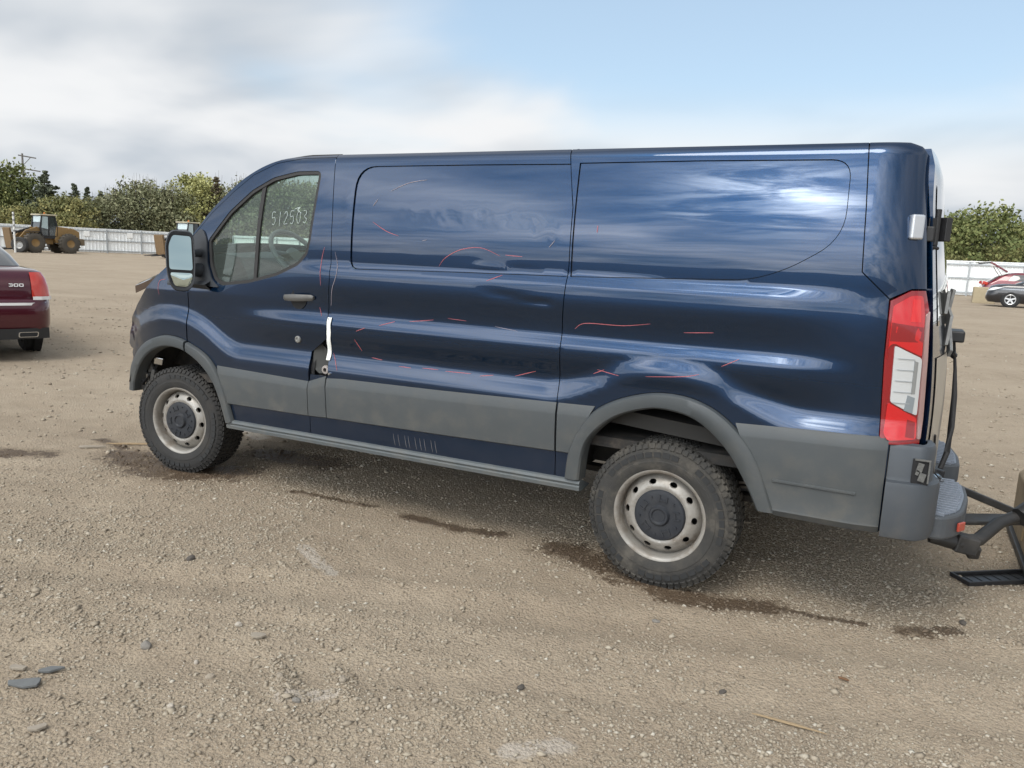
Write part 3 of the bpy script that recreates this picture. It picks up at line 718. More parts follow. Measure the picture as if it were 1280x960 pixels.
# strip between door line and pillar edge
roofP = EDGE[iw1:] + [(x, 2.050) for x in np.linspace(1.25, 4.05, 30)] + [(4.12, 2.049), (4.18, 2.044), (4.215, 2.035)]
MB().loft(sections(roofP), False).build('roof', paint, VAN, smooth=70)
for side in (-1, 1):
    up = [(p[0], p[1] + .004) for p in EDGE if p[0] > .08]; lo = [(.115, 1.51), (.150, 1.572)] + A_LINE
    panel('roof_side_rail', ccw(up + [(1.30, 2.052)] + lo[::-1]), paint, VAN, gap=.001, side=side, flange=.03)
# cowl below the windscreen and popped bonnet
MB().loft([secs[0], secs[iw0 // 2], secs[iw0]], False).build('cowl', M_black, VAN, smooth=60)
def bonnet_pt(t, s, lift=0.):
    x = .02 - .60 * t; z = 1.480 - .205 * t - .05 * t * t; hw = .86 - .03 * t
    crumple = .018 * math.sin(9 * s + 3 * t) * t + .03 * t ** 4 * math.sin(5 * s + 1)
    return (x - .16 * t * (1 - s * s), s * hw, z + .05 * (1 - s * s) + crumple + lift - .04 * abs(s) ** 6)
T = np.linspace(0, 1, 14); SB = np.linspace(-1, 1, 31)
bon = MB().loft([[bonnet_pt(t, s) for s in SB] for t in T], False).build('bonnet', paint, VAN, smooth=60)
MB().loft([[bonnet_pt(t, s * .995, -.028 - .025 * t) for s in SB] for t in T], False).build('bonnet_liner', M_rust, bon, smooth=60)
m = MB(); a = [bonnet_pt(1, s) for s in SB]; b2 = [bonnet_pt(1, s * .995, -.053) for s in SB]; m.loft([a, b2], False)
for s in (-1, 1): m.loft([[bonnet_pt(t, s) for t in T], [bonnet_pt(t, s * .995, -.028 - .025 * t) for t in T]], False)
m.build('bonnet_edge', M_rust, bon)
# exposed front end: radiator support and lamps pulled out
m = MB(); m.box((-.52, 0, .80), (.05, 1.45, .50)); m.box((-.50, 0, 1.10), (.08, 1.5, .06)); m.box((-.50, 0, .50), (.10, 1.3, .10))
m.build('radiator_support', M_under, VAN, bevel=.01)
for s in (-1, 1):
    m = MB(); m.box((-.40, s * .62, .72), (.5, .09, .12)); m.tube([(-.42, s * .82, .62), (-.44, s * .86, .50), (-.40, s * .84, .42)], .035); m.box((-.44, s * .88, .66), (.06, .08, .10), (.3, .2, 0)); m.box((-.35, s * .90, .75), (.12, .03, .08), (.2, .4, .1))
    m.build('bumper_mount', M_under, VAN, bevel=.006)['kind'] = 'stuff'
for (c_, d_, r_, mm) in (((-.40, -.915, .60), (.07, .02, .10), (.2, .5, 0), M_chrome), ((-.36, -.90, .68), (.05, .02, .09), (0, -.4, 0), M_handle), ((-.33, -.90, .60), (.03, .03, .12), (.1, .3, .2), M_handle), ((-.43, -.90, .54), (.09, .05, .05), (.3, .6, .2), M_under), ((-.29, -.88, .72), (.06, .04, .05), (.2, .2, .6), M_chrome)):
    MB().box(c_, d_, r_).build('broken_bracket', mm, VAN, bevel=.004)
MB().tube([(-.45, -.9, .62), (-.40, -.93, .55), (-.36, -.92, .60), (-.31, -.90, .66), (-.28, -.88, .74)], .009, 6).build('loose_wire', M_black, VAN, smooth=50)
MB().add([(-.50, -.905, .80), (-.56, -.80, .83), (-.60, -.74, .98), (-.53, -.86, 1.0), (-.47, -.90, .93)], [(0, 1, 2, 3, 4)]).build('lamp_cavity', M_dark, VAN)

# ---- rear doors, bumper
def rdoor(y, z):
    b = 1 - (abs(y) / .90) ** 2.2
    return float(rearx(z)) + .012 + .085 * max(b, 0) * (1 - .35 * sstep(1.3, 2.1, z)) - .03 * sstep(1.95, 2.08, z)
YS = {-1: np.linspace(-.868, -.004, 26), 1: np.linspace(.004, .868, 26)}
for side in (-1, 1):
    ys = YS[side]; zs = np.linspace(.585, 2.035, 44)
    def yw(y, z):   # narrows with the body towards the roof
        k = (float(wsurf(float(rearx(z)) - .01, z)) - .006) / .868
        return y * min(1, k)
    rings = [[(rdoor(yw(y, z), z), yw(y, z), z) for y in ys] for z in zs]
    m = MB(); m.loft(rings, False)
    edge = [r[0] for r in rings] if side < 0 else [r[-1] for r in rings]
    m.loft([edge, [(p[0] - .045, p[1] * .985, p[2]) for p in edge]], False)
    rd = m.build('rear_door', paint, VAN, smooth=50)
    zz_ = np.linspace(1.33, 1.90, 14); yy_ = np.linspace(.10, .78, 14) * side
    MB().loft([[(rdoor(yw(y, z), z) + .003, yw(y, z), z) for y in yy_] for z in zz_], False).build('rear_glass', mat('dark_rear_glass', (.01, .012, .013), .03, coat=1., spec=.8), rd, smooth=60)
    for z in (.80, 1.70): MB().box((rdoor(side * .855, z) - .012, side * .862, z), (.03, .02, .06)).build('hinge', M_black, rd, bevel=.004)
# tan patch on the left rear door, torn trim, handle block and hanging weatherstrip
rdl = [o for o in VAN.children if o.name.startswith('rear_door')][0]
m = MB(); zz_ = np.linspace(.62, 1.20, 14); yy_ = np.linspace(-.80, -.42, 10)
m.loft([[(rdoor(y, z) + .004, y, z) for y in yy_] for z in zz_], False)
m.build('tan_panel', mat('tan_door_skin', (.34, .31, .26), .45, coat=.4, var=.25, vscale=9), rdl, smooth=60)
m = MB()
for (y, z, dy, dz, t) in ((-.50, 1.36, .10, .05, .4), (-.55, 1.30, .05, .13, -.2), (-.45, 1.25, .16, .04, .7), (-.40, 1.42, .05, .12, .1), (-.60, 1.42, .04, .10, -.3)):
    MB().box((rdoor(y, z) + .012, y, z), (.012, dy, dz), (t, .1, .2)).build('torn_trim', mat('scuffed_white_trim', (.20, .20, .195), .6, var=.5, vscale=30), rdl)
MB().box((rdoor(-.05, 1.25) + .035, -.05, 1.25), (.07, .20, .055)).build('door_handle', M_black, rdl, bevel=.008)
MB().tube([(rdoor(-.05, 1.20) + .02, -.1, 1.17), (rdoor(-.05, 1.2) + .035, -.08, 1.15)], .016, 8).build('door_lock', M_black, rdl)
MB().tube([(4.455, -.02, 1.22), (4.475, -.04, 1.08), (4.487, -.06, .95), (4.49, -.10, .80), (4.485, -.14, .68), (4.465, -.17, .60)], [.006, .008, .013, .015, .014, .013], 8).build('hanging_weatherstrip', M_rubber, VAN, smooth=60)
MB().tube([(4.40, -.70, .86), (4.418, -.60, .62)], .006, 6).build('door_rod', M_black, VAN)
# centre high stop lamp
MB().prism([(4.20, 2.062), (4.265, 2.052), (4.285, 2.030), (4.20, 2.04)], -.35, .35).build('stop_lamp', M_black, VAN)
# hinge on the rear corner
LC = LEFT['corner']
m = MB(); w0 = float(wsurf(4.23, 1.72)); m.box((4.228, -w0 - .012, 1.722), (.052, .03, .098), (0, 0, R(28))); m.build('hinge_cover', mat('satin_silver', (.55, .57, .60), .25, metal=.7), LC, bevel=.008)
m = MB(); m.box((4.275, -.845, 1.722), (.035, .03, .085), (0, 0, R(40))); m.box((4.325, -.79, 1.722), (.035, .05, .095), (0, 0, R(55))); m.tube([(4.30, -.835, 1.655), (4.30, -.835, 1.80)], .012, 8)
m.tube([(4.27, -.86, 1.68), (4.29, -.85, 1.65), (4.315, -.82, 1.645)], .008, 6)
m.build('hinge_bracket', M_black, LC, bevel=.004)
# bumper: corner caps, centre beam, step pads
M_bump = mat('bumper_plastic', (.048, .057, .068), .5, var=.15, vscale=5, dirt=.35, dirtcol=(.12, .11, .095), dz=(.3, .9), bump=.05, bscale=220)
M_step = mat('step_pad_plastic', (.15, .17, .205), .45, var=.15, vscale=10)
for side in (-1, 1):
    rings = []
    for (z, o) in ((.455, -.02), (.465, .004), (.50, .014), (.68, .016), (.700, .012), (.705, -.012), (.72, -.016), (.835, -.014), (.852, -.022), (.858, -.05)):
        ring = []
        for k in range(13):
            t = k / 12
            if t < .45: x = 4.236 + (t / .45) * .10; y = 1.0 - .012 * (t / .45) ** 2
            else:
                a = (t - .45) / .55 * math.pi / 2; x = 4.336 + .085 * math.sin(a) ; y = .988 - .13 * (1 - math.cos(a))
            nxn = 0 if t < .45 else math.sin((t - .45) / .55 * math.pi / 2)
            ring.append((x + o * nxn, side * (y + o * (1 - nxn)), z))
        ring.append((4.40 + o, side * .74, z)); rings.append(ring)
    m = MB(); m.loft(rings, False); bc = m.build('bumper_corner', M_bump, VAN, smooth=30)
    # lamp socket hole with broken connector
    m = MB(); m.box((4.356, side * .9755, .752), (.062, .012, .105), (0, 0, side * R(9) * -1))
    m.build('lamp_socket', M_dark, bc)
    m = MB(); sx = (4.357, side * .981)
    for (du, dz, a, h) in ((-.004, .020, .022, .036), (.006, -.020, .024, .034), (-.012, -.002, .012, .02)):
        m.box((sx[0] + du, sx[1], .752 + dz), (a, .016, h), (0, .2, 0))
    m.box((sx[0] + .004, sx[1], .8025), (.058, .014, .006), (0, 0, 0)); m.box((sx[0] + .029, sx[1], .755), (.006, .014, .09), (0, 0, 0))
    m.build('broken_connector', mat('socket_metal', (.10, .10, .094), .6, var=.5, vscale=80, bump=.4, bscale=120), bc)
    # stepped pad
    out = rounded([(4.375, side * .86), (4.47, side * .86), (4.545, side * .74), (4.578, side * .46), (4.575, side * .22), (4.50, side * .17), (4.375, side * .17)], [0, .05, .08, .05, .04, .04, 0], 4)
    m = MB(); m.prism(out, .445, .548, 'xy'); st = m.build('bumper_step', M_bump, VAN, bevel=.012)
    MB().prism(inset(ccw(out), .018), .5485, .552, 'xy').build('pad', M_step, st)
    for k in range(16):
        y = .205 + k * .0415; x1 = float(np.interp(y, [.17, .22, .46, .74, .86], [4.50, 4.555, 4.558, 4.525, 4.46])) - .008
        MB().box(((4.385 + x1) / 2, side * y, .553), (x1 - 4.385, .020, .016)).build('tread_rib', M_step, st, bevel=.002)
    MB().box((4.540, side * .765, .495), (.010, .05, .038), (0, 0, side * R(30))).build('reflector', mat('orange_red_reflector', (.35, .05, .03), .3, coat=.4), st, bevel=.003)
m = MB(); m.box((4.37, 0, .52), (.12, .9, .10)); m.build('bumper_beam', M_bump, VAN, bevel=.01)
m = MB(); m.box((4.42, -.12, .575), (.12, .10, .035), (0, .1, .2)); m.box((4.46, -.22, .565), (.03, .13, .02), (0, .0, .1)); m.build('latch_plate', M_black, VAN, bevel=.004)
for (x, y, L) in ((4.44, -.24, .15), (4.46, -.23, .13)): MB().box((x, y, .572), (.012, L, .012), (0, 0, .2)).build('latch_bar', M_chrome, VAN)

# ---- wheels
M_tyre = mat('tyre_rubber', (.030, .029, .027), .82, var=.25, vscale=14, dirt=.75, dirtcol=(.105, .095, .080), bump=.25, bscale=90)
M_tyre2 = mat('front_tyre_rubber', (.022, .0215, .021), .80, var=.25, vscale=14, dirt=.40, dirtcol=(.075, .068, .058), bump=.25, bscale=90)
M_rim = mat('painted_steel_rim', (.29, .275, .25), .42, metal=.35, var=.18, vscale=14, dirt=.65, dirtcol=(.13, .095, .062), bump=.06, bscale=120)
M_hub = mat('hub_cap_plastic', (.014, .017, .023), .5, dirt=.22, dirtcol=(.07, .064, .056))
def annulus(r0, r1, holes, depth, res=.012):
    """disc with oval holes; wheel axis = Y, outer face towards -Y"""
    n = 72; outer = np.array([(r1 * math.cos(2 * math.pi * k / n), r1 * math.sin(2 * math.pi * k / n)) for k in range(n)])
    n2 = 48; inner = np.array([(r0 * math.cos(2 * math.pi * k / n2), r0 * math.sin(2 * math.pi * k / n2)) for k in range(n2)])
    loops = [outer, inner] + holes; allp = np.concatenate(loops)
    a, b = np.meshgrid(np.arange(-r1, r1, res), np.arange(-r1, r1, res)); q = np.stack([a.ravel(), b.ravel()], -1)
    rr = np.hypot(q[:, 0], q[:, 1]); ok = (rr < r1 - res * .6) & (rr > r0 + res * .6)
    for h in holes: ok &= ~inside(h, q[:, 0], q[:, 1])
    q = q[ok]; dm = np.min(np.hypot(q[:, None, 0] - allp[None, :, 0], q[:, None, 1] - allp[None, :, 1]), 1); q = q[dm > res * .5]
    edges = []; o = 0
    for L in loops: edges += [(o + i, o + (i + 1) % len(L)) for i in range(len(L))]; o += len(L)
    r = delaunay_2d_cdt([Vector(p) for p in np.concatenate([allp, q])], edges, [], 0, 1e-7)
    V = np.array([tuple(v) for v in r[0]]); F = np.array(r[2]); c = V[F].mean(1)
    ok = (np.hypot(c[:, 0], c[:, 1]) > r0 * .997)
    for h in holes: ok &= ~inside(h, c[:, 0], c[:, 1])
    F = F[ok]; dd = depth(np.hypot(V[:, 0], V[:, 1]))
    return np.stack([V[:, 0], dd, V[:, 1]], -1), F, loops[2:]
def make_wheel(mt, name='wheel'):
    root = MB()
    # rim barrel: from outer lip inwards (y: -outer)
    root.lathe([(.198, -.010), (.2025, -.092), (.208, -.106), (.2155, -.112), (.2230, -.113), (.2275, -.108), (.2255, -.100), (.217, -.096), (.209, -.080), (.205, -.02), (.200, .10), (.214, .112)], n=72)
    holes = []
    for k in range(10):
        a = 2 * math.pi * (k + .3) / 10; cx, cz = .163 * math.cos(a), .163 * math.sin(a); ring = []
        for j in range(14):
            b = 2 * math.pi * j / 14; u, v = .0125 * math.cos(b), .0185 * math.sin(b)
            ring.append((cx + u * math.cos(a) - v * math.sin(a), cz + u * math.sin(a) + v * math.cos(a)))
        holes.append(np.array(ring))
    depth = lambda r: np.interp(r, [.09, .120, .132, .138, .147, .180, .192, .2045], [-.088, -.090, -.096, -.0985, -.096, -.074, -.046, -.034])
    V, F, hl = annulus(.09, .2045, holes, depth)
    root.add(V.tolist(), [tuple(int(i) for i in f) for f in F])
    for h in hl:
        n = len(h); dd = depth(np.hypot(h[:, 0], h[:, 1]))
        t = [(h[i, 0], dd[i], h[i, 1]) for i in range(n)]; bt = [(h[i, 0], dd[i] + .014, h[i, 1]) for i in range(n)]
        root.add(t + bt, [(i, (i + 1) % n, n + (i + 1) % n, n + i) for i in range(n)])
    rim = mkobj(name, root.v, root.f, M_rim, None, smooth=38)
    MB().lathe([(.01, .02), (.20, .02), (.20, .03), (.01, .03)], n=40, closed=True).build('brake_drum', M_dark, rim, smooth=40)
    # hub cap
    hc = MB(); prof = [(.0, -.112), (.030, -.112), (.035, -.118), (.043, -.118), (.048, -.110), (.052, -.104), (.095, -.106), (.118, -.103), (.124, -.096), (.1255, -.086)]
    hc.lathe([(max(r, .0005), h) for r, h in prof], n=60)
    for k in range(5):
        a = 2 * math.pi * k / 5 + .35; ca, sa = math.cos(a), math.sin(a)
        for (rr, tt, w, l) in ((.078, 0, .030, .007), (.085, .018, .007, .030), (.085, -.018, .007, .030)):
            x, z = rr * ca - tt * sa, rr * sa + tt * ca
            hc.box((x, -.1065, z), (l if tt else .007, .008, w if not tt else .007), (0, -a, 0))
        a2 = a + .63; hc.lathe([(.0005, -.111), (.005, -.111), (.006, -.104)], c=(.095 * math.cos(a2), 0, .095 * math.sin(a2)), n=10)
    hc.build('hub_cap', M_hub, rim, smooth=35)
    ty = MB()
    ty.lathe([(.214, -.098), (.222, -.111), (.236, -.118), (.262, -.1245), (.268, -.1245), (.271, -.1225), (.298, -.1225), (.325, -.115), (.342, -.104), (.3495, -.092), (.3505, -.05), (.3515, 0), (.3505, .05), (.3495, .092), (.342, .104), (.325, .115), (.298, .1225), (.262, .1245), (.236, .118), (.222, .111), (.214, .098)], n=96)
    def block(a, r, y, dr, dy, da, yaw=0., tilt=0.):
        nonlocal ty
        c, s = math.cos(a), math.sin(a); m = Matrix(((c, 0, -s), (0, 1, 0), (s, 0, c))) @ Matrix.Rotation(yaw, 3, 'X') @ Matrix.Rotation(tilt, 3, 'Z')
        ty.box((r * c, y, r * s), (dr, dy, da), m)
    nb = 66; side_blocks = []
    for k in range(nb):
        a = 2 * math.pi * k / nb
        for sg in (-1, 1):
            block(a + (.0 if sg < 0 else .05), .3515, sg * .088, .014, .026, .0225, sg * .12)
            block(a + .03, .3375, sg * (.1105 if k % 2 else .1095), .026, .008, .019 if k % 2 else .023, 0, sg * -.62)
            block(a + .045, .3530, sg * .054, .011, .030, .022, sg * -.45)
            block(a + .02, .3540, sg * .018, .011, .028, .021, sg * .5)
    for k in range(44):
        if k % 11 in (9, 10): continue
        a = 2 * math.pi * k / 44
        for sg in (-1, 1): side_blocks.append((a, sg))
    t_ob = ty.build('tyre', mt, rim, smooth=30)
    ty = MB()
    for (a, sg) in side_blocks: block(a, .2985, sg * .1228, .024, .005, .033)
    tb_ = ty.build("sidewall_blocks", mat('clean_rubber', (.016, .017, .018), .6, var=.4, vscale=30), t_ob)
    tb_["kind"] = "stuff"
    return rim
wr = make_wheel(M_tyre); wf_ = make_wheel(M_tyre2)
for (w, x, y, rz, spin) in ((wr, 3.3, -.868, 0, .2), (wf_, 0, -.868, R(7), .9)):
    w.parent = VAN; w.location = (x - VX, y, .354); w.rotation_euler = (0, spin, rz); w.rotation_mode = 'YXZ'
for (x, rz) in ((3.3, R(180)), (0, R(187))):
    c = copy_tree(wr if x > 1 else wf_, VAN); c.location = (x - VX, .868, .354); c.rotation_euler = (0, .5, rz)

# ---- fuel pocket, handle, lock, tape, mirrors
sp1 = LEFT['sp1']
for side in (-1, 1):
    P = [(1.305, 1.03), (1.318, .795), (1.150, .795), (1.150, .96)]
    m = MB(); ys = side * .90; m.add([(p[0], side * (.955), p[1]) for p in P], [(0, 1, 2, 3)])
    m.build('fuel_pocket', M_dark, VAN)
P_ = LEFT['door']
m = MB(); rings = []
for k in range(10):     # curved pocket liner
    t = k / 9; z = .81 + .17 * t; wd = .045 * math.sqrt(max(0, 1 - (2 * t - 1) ** 2)) + .012
    rings.append([(1.235 - wd, -.985, z), (1.235, -.962, z), (1.235 + wd, -.985, z)])
m.loft(rings, False); m.build('fuel_pocket_liner', mat('pocket_plastic', (.035, .036, .034), .6, var=.2), sp1, smooth=50)
MB().lathe([(.012, -.022), (.024, -.02), (.027, -.008), (.018, -.006), (.016, .0)], c=(1.272, -.972, .836), n=20).build('fuel_cap', mat('cap_grey', (.28, .25, .23), .5), sp1, smooth=40)
tape = [(1.324, 1.145), (1.320, 1.06), (1.314, .98), (1.308, .898)]
m = MB(); rings = []
for k, p in enumerate(bez(tape, 6)):
    w_ = float(wsurf(p[0], p[1])); wd = .0135 + .0008 * math.sin(k * 1.3); oo = .006 + .002 * math.sin(k * .8)
    rings.append([(p[0] - wd - .004, -(w_ + oo), p[1]), (p[0], -(w_ + oo + .004), p[1]), (p[0] + wd - .004, -(w_ + oo - .002), p[1])])
m.loft(rings, False); m.build('white_tape', M_white, sp1, smooth=60)
MB().box((1.317, -1.013, 1.133), (.010, .004, .012)).build('tape_spot', M_dark, sp1)
MB().lathe([(.001, -.010), (.006, -.010), (.008, -.004), (.009, .006)], c=(1.328, -1.015, .822), n=12).build('body_plug', M_chrome, sp1, smooth=50)
def hw(x, z): return float(wsurf(x, z))
for side in (-1, 1):
    dr = [o for o in VAN.children if o.name.startswith('front_door')][0 if side < 0 else 1]
    # finger cup
    cup = [(1.083 + .062 * math.cos(a), 1.236 + .060 * math.sin(a)) for a in np.linspace(0, 2 * math.pi, 28, endpoint=False)]
    m = MB()
    rr = []
    for k in range(5):
        t = k / 4; r = math.cos(t * 1.35)
        rr.append([(1.083 + .062 * r * math.cos(a), side * (hw(1.083, 1.236) + .0022 - .0018 * t), 1.236 + .060 * r * math.sin(a)) for a in np.linspace(0, 2 * math.pi, 28, endpoint=False)])
    m.loft(rr); m.build('handle_cup', M_dark, dr, smooth=60)
    rings = []
    for k in range(15):
        t = k / 14; x = .978 + .225 * t; z = 1.238 + .010 * t; o = .012 + .034 * math.sin(math.pi * min(max(t * 1.15, 0), 1)) ** .5; h = .016 + .004 * math.sin(math.pi * t)
        if k in (0, 14): h *= .6
        y = hw(x, z)
        rings.append([(x, side * (y + o - .014), z + h * .8), (x, side * (y + o - .003), z + h), (x, side * (y + o + .004), z + h * .5), (x, side * (y + o + .004), z - h * .4), (x, side * (y + o - .004), z - h), (x, side * (y + o - .014), z - h * .7)])
    MB().loft(rings, True, True).build('door_handle', M_handle, dr, smooth=50)
    MB().lathe([(.001, -.006), (.009, -.006), (.012, -.010), (.019, -.009), (.022, -.001), (.022, .01)], c=(1.076, side * hw(1.076, .998), .998) if side < 0 else (1.076, hw(1.076, .998), .998), n=24).build('lock_cylinder', mat('lock_grey', (.22, .22, .21), .4, metal=.5, var=.3, vscale=60), dr, smooth=40)
    # mirror
    Yc = -1.20; oc = rounded([(.20, 1.595), (.385, 1.585), (.425, 1.46), (.445, 1.33), (.44, 1.272), (.36, 1.245), (.25, 1.27), (.195, 1.40)], .04, 4)
    # local frame: glass faces +X rearwards, slightly outwards
    def mp(u, v, d):   # u across (outwards), v up, d depth forward
        ca, sa = math.cos(R(-22)), math.sin(R(-22))
        return (.30 - d * .62 * ca + u * .8 * sa - v * .04, side * (1.062 + u * .66 * ca + d * sa), 1.42 + v)
    shell = rounded([(.01, .170), (.20, .175), (.245, .10), (.245, -.08), (.205, -.178), (.08, -.186), (.02, -.14), (.0, .0)], .05, 4)
    rings = []
    for (s, d) in ((.90, -.012), (1.0, -.018), (1.04, .01), (1.0, .06), (.85, .105), (.45, .135), (.1, .14)):
        rings.append([mp(.12 + (p[0] - .12) * s, p[1] * s, d) for p in shell])
    mi = MB().loft(rings, True).build('wing_mirror', M_trim, dr, smooth=50)
    m = MB(); m.add([mp(.12 + (p[0] - .12) * .90, p[1] * .90, -.010) for p in shell], [tuple(range(len(shell)))]); m.build('mirror_bezel', M_black, mi)
    def pane(n, P, mm, bulge=0.):
        P = rounded(P, .022, 4); c = np.mean(P, 0); vs = [mp(p[0], p[1], -.0145) for p in P] + [mp(c[0], c[1], -.0145 - bulge)]
        k = len(P); MB().add(vs, [(i, (i + 1) % k, k) for i in range(k)]).build(n, mm, mi, smooth=60)
    M_mir = mat('mirror_silver', (.62, .74, .72), .02, metal=1.)
    pane('mirror_glass', [(.03, .145), (.185, .150), (.222, .09), (.226, -.055), (.028, -.060)], M_mir)
    pane('blind_spot_glass', [(.030, -.078), (.224, -.074), (.19, -.155), (.085, -.162), (.04, -.13)], M_mir, .012)
    m = MB(); m.tube([(.24, side * .965, 1.36), (.26, side * 1.03, 1.36), (.24, side * 1.10, 1.37)], [.05, .04, .045], 10); m.tube([(.24, side * .96, 1.47), (.25, side * 1.03, 1.462), (.23, side * 1.10, 1.46)], [.03, .022, .022], 10)
    m.build('mirror_arm', M_trim, mi, smooth=50)
    m = MB(); rings = []
    for t in np.linspace(0, 1, 10):
        x = .36 - .40 * t; rings.append([(x, side * (hw(x, 1.27) + .001), 1.30 - .02 * t), (x, side * (hw(x, 1.25) + .045 * (1 - t) + .004), 1.275 - .01 * t), (x, side * (hw(x, 1.24) + .002), 1.243 + .01 * t)])
    m.loft(rings, False); m.build('mirror_foot', M_trim, mi, smooth=50)

# ---- pencil marks and chalk number
MARKS = [[(1.7, 1.851), (1.808, 1.893), (1.923, 1.91)], [(1.59, 1.769), (1.62, 1.808)], [(1.599, 1.685), (1.693, 1.638), (1.774, 1.615)], [(1.925, 1.594), (1.955, 1.6)], [(2.036, 1.466), (2.076, 1.513), (2.169, 1.558), (2.286, 1.57), (2.396, 1.534)], [(2.427, 1.54), (2.521, 1.536)], [(2.335, 1.408), (2.42, 1.441)], [(1.667, 1.127), (1.769, 1.157)], [(1.863, 1.164), (2.016, 1.185)], [(2.106, 1.2), (2.218, 1.196)], [(2.388, 1.181), (2.517, 1.168)], [(1.511, 1.083), (1.572, 1.106)], [(1.351, 1.514), (1.373, 1.404), (1.34, 1.304), (1.324, 1.212)], [(1.274, 1.538), (1.251, 1.448), (1.257, 1.322)], [(1.24, 1.197), (1.253, 1.148)], [(2.663, 1.587), (2.69, 1.619)], [(1.497, 1.036), (1.543, .972)], [(1.334, .942), (1.378, .847)], [(1.608, .942), (1.68, .936)], [(1.798, .913), (1.877, .913)], [(1.949, .92), (2.051, .922)], [(2.097, .919), (2.254, .923)], [(2.308, .917), (2.386, .93)], [(2.51, .939), (2.626, .977)], [(2.826, 1.206), (2.88, 1.237), (3.064, 1.241), (3.198, 1.26)], [(3.355, 1.233), (3.487, 1.244)], [(2.955, 1.022), (3.068, 1.006)], [(2.935, 1.0), (2.99, 1.025)], [(3.2, 1.018), (3.375, 1.038), (3.443, 1.055)], [(3.536, 1.1), (3.608, 1.139)], [(2.903, 1.663), (2.904, 1.696)], [(-.121, 1.184), (-.131, 1.246), (-.113, 1.278), (-.066, 1.286)]]
for i, P in enumerate(MARKS):
    cx, cz = np.mean([p[0] for p in P]), np.mean([p[1] for p in P])
    par = LEFT['fender'] if cx < .1 else LEFT['door'] if cx < 1.30 else LEFT['sp1'] if cx < 2.77 else LEFT['sp2']
    off = .0015
    if inside(winp1h, np.array([cx]), np.array([cz]))[0] or inside(winp2h, np.array([cx]), np.array([cz]))[0]: off = -.0065
    ribbon('pencil_mark', P, .0030 if i not in (3, 9, 10) else .0022, off, M_mark if i not in (0, 1, 3, 10, 15, 12) else M_markw, par)
GL = {'5': [[(.8, 1), (.15, 1), (.1, .55), (.6, .6), (.8, .3), (.5, 0), (.1, .08)]], '1': [[(.5, 1), (.45, .5), (.42, -.15)]], '2': [[(.1, .8), (.4, 1), (.75, .8), (.4, .35), (.05, 0), (.85, .05)]],
      '0': [[(.5, 1), (.15, .7), (.15, .25), (.5, 0), (.8, .3), (.8, .75), (.5, 1)]], '3': [[(.1, .95), (.6, 1), (.75, .75), (.35, .52), (.8, .3), (.5, 0), (.1, .1)]]}
M_chalk = mat('chalk', (.36, .42, .40), .9)
for k, ch in enumerate('512503'):
    for st in GL[ch]: ribbon('chalk_writing', [(.842 + k * .049 + .036 * x, 1.655 + .072 * y + .003 * k) for x, y in st], .0030, -.0155, M_chalk, LEFT['door'], taper=False)
ribbon('chalk_writing', [(1.02, 1.748), (1.06, 1.757), (1.045, 1.742), (1.075, 1.725)], .006, -.0155, M_chalk, LEFT['door'])
for k in range(9):
    x = 1.78 + .035 * k + random.uniform(-.01, .01); ribbon('scratch', [(x, .535), (x + .006, .50), (x + .014, .468)], .0028, .0015, mat('scratch_pale', (.12, .125, .14), .7), sp1)

# ---- cab interior
M_dash = mat('dash_plastic', (.035, .038, .042), .6, var=.1)
m = MB(); rings = []
for y in np.linspace(-.84, .84, 15):
    rings.append([(-.02, y, 1.05), (-.02, y, 1.36), (.12, y, 1.435), (.30, y, 1.47 + .02 * math.exp(-((y + .45) / .25) ** 2)), (.44, y, 1.45), (.50, y, 1.36), (.56, y, 1.20), (.52, y, .95), (.50, y, .70)])
m.loft(rings, False, False); m.build('dashboard', M_dash, VAN, smooth=40)
m = MB(); tc = Vector((.575, -.48, 1.48)); ax = Vector((.75, 0, .62)).normalized(); u_ = Vector((0, 1, 0)); v_ = ax.cross(u_)
def ringp(r, a, d=0): return tc + (u_ * math.cos(a) + v_ * math.sin(a)) * r + ax * d
m.tube([ringp(.19, a) for a in np.linspace(0, 2 * math.pi, 41)], .016, 10)
for a in (0.1, math.pi - .1, -math.pi / 2): m.tube([ringp(.05, a, -.02), ringp(.185, a)], [.022, .012], 8)
m.tube([tc - ax * .05, tc - ax * .01 + ax * .01], .06, 16)
m.build('steering_wheel', mat('wheel_grey', (.10, .108, .11), .5), VAN, smooth=50)
MB().tube([tc - ax * .04, tc - ax * .36], .045, 10).build('steering_column', M_dash, VAN, smooth=50)
M_seat = mat('seat_cloth', (.055, .058, .062), .9, var=.15, bump=.2, bscale=200)
for y in (-.45, .45):
    s = MB(); s.box((1.18, y, .88), (.50, .50, .16), (0, -.08, 0)); s.box((1.45, y, 1.24), (.13, .48, .66), (0, .2, 0)); s.box((1.55, y, 1.66), (.10, .26, .19), (0, .15, 0))
    s.build('seat', M_seat, VAN, bevel=.04)
m = MB(); m.box((1.78, 0, 1.26), (.03, 1.74, 1.40)); m.build('bulkhead', mat('bulkhead_grey', (.16, .17, .17), .6), VAN)
m = MB(); m.box((2.2, 0, .66), (4.2, 1.86, .05)); m.build('floor_pan', M_under, VAN)
m = MB(); m.box((1.2, 0, 2.02), (.5, 1.45, .012)); m.build('headliner', mat('headliner_grey', (.32, .32, .30), .9), VAN)
m = MB(); m.box((.58, .0, 1.80), (.02, .24, .07)); m.build('rear_view_mirror', M_black, VAN, bevel=.01)

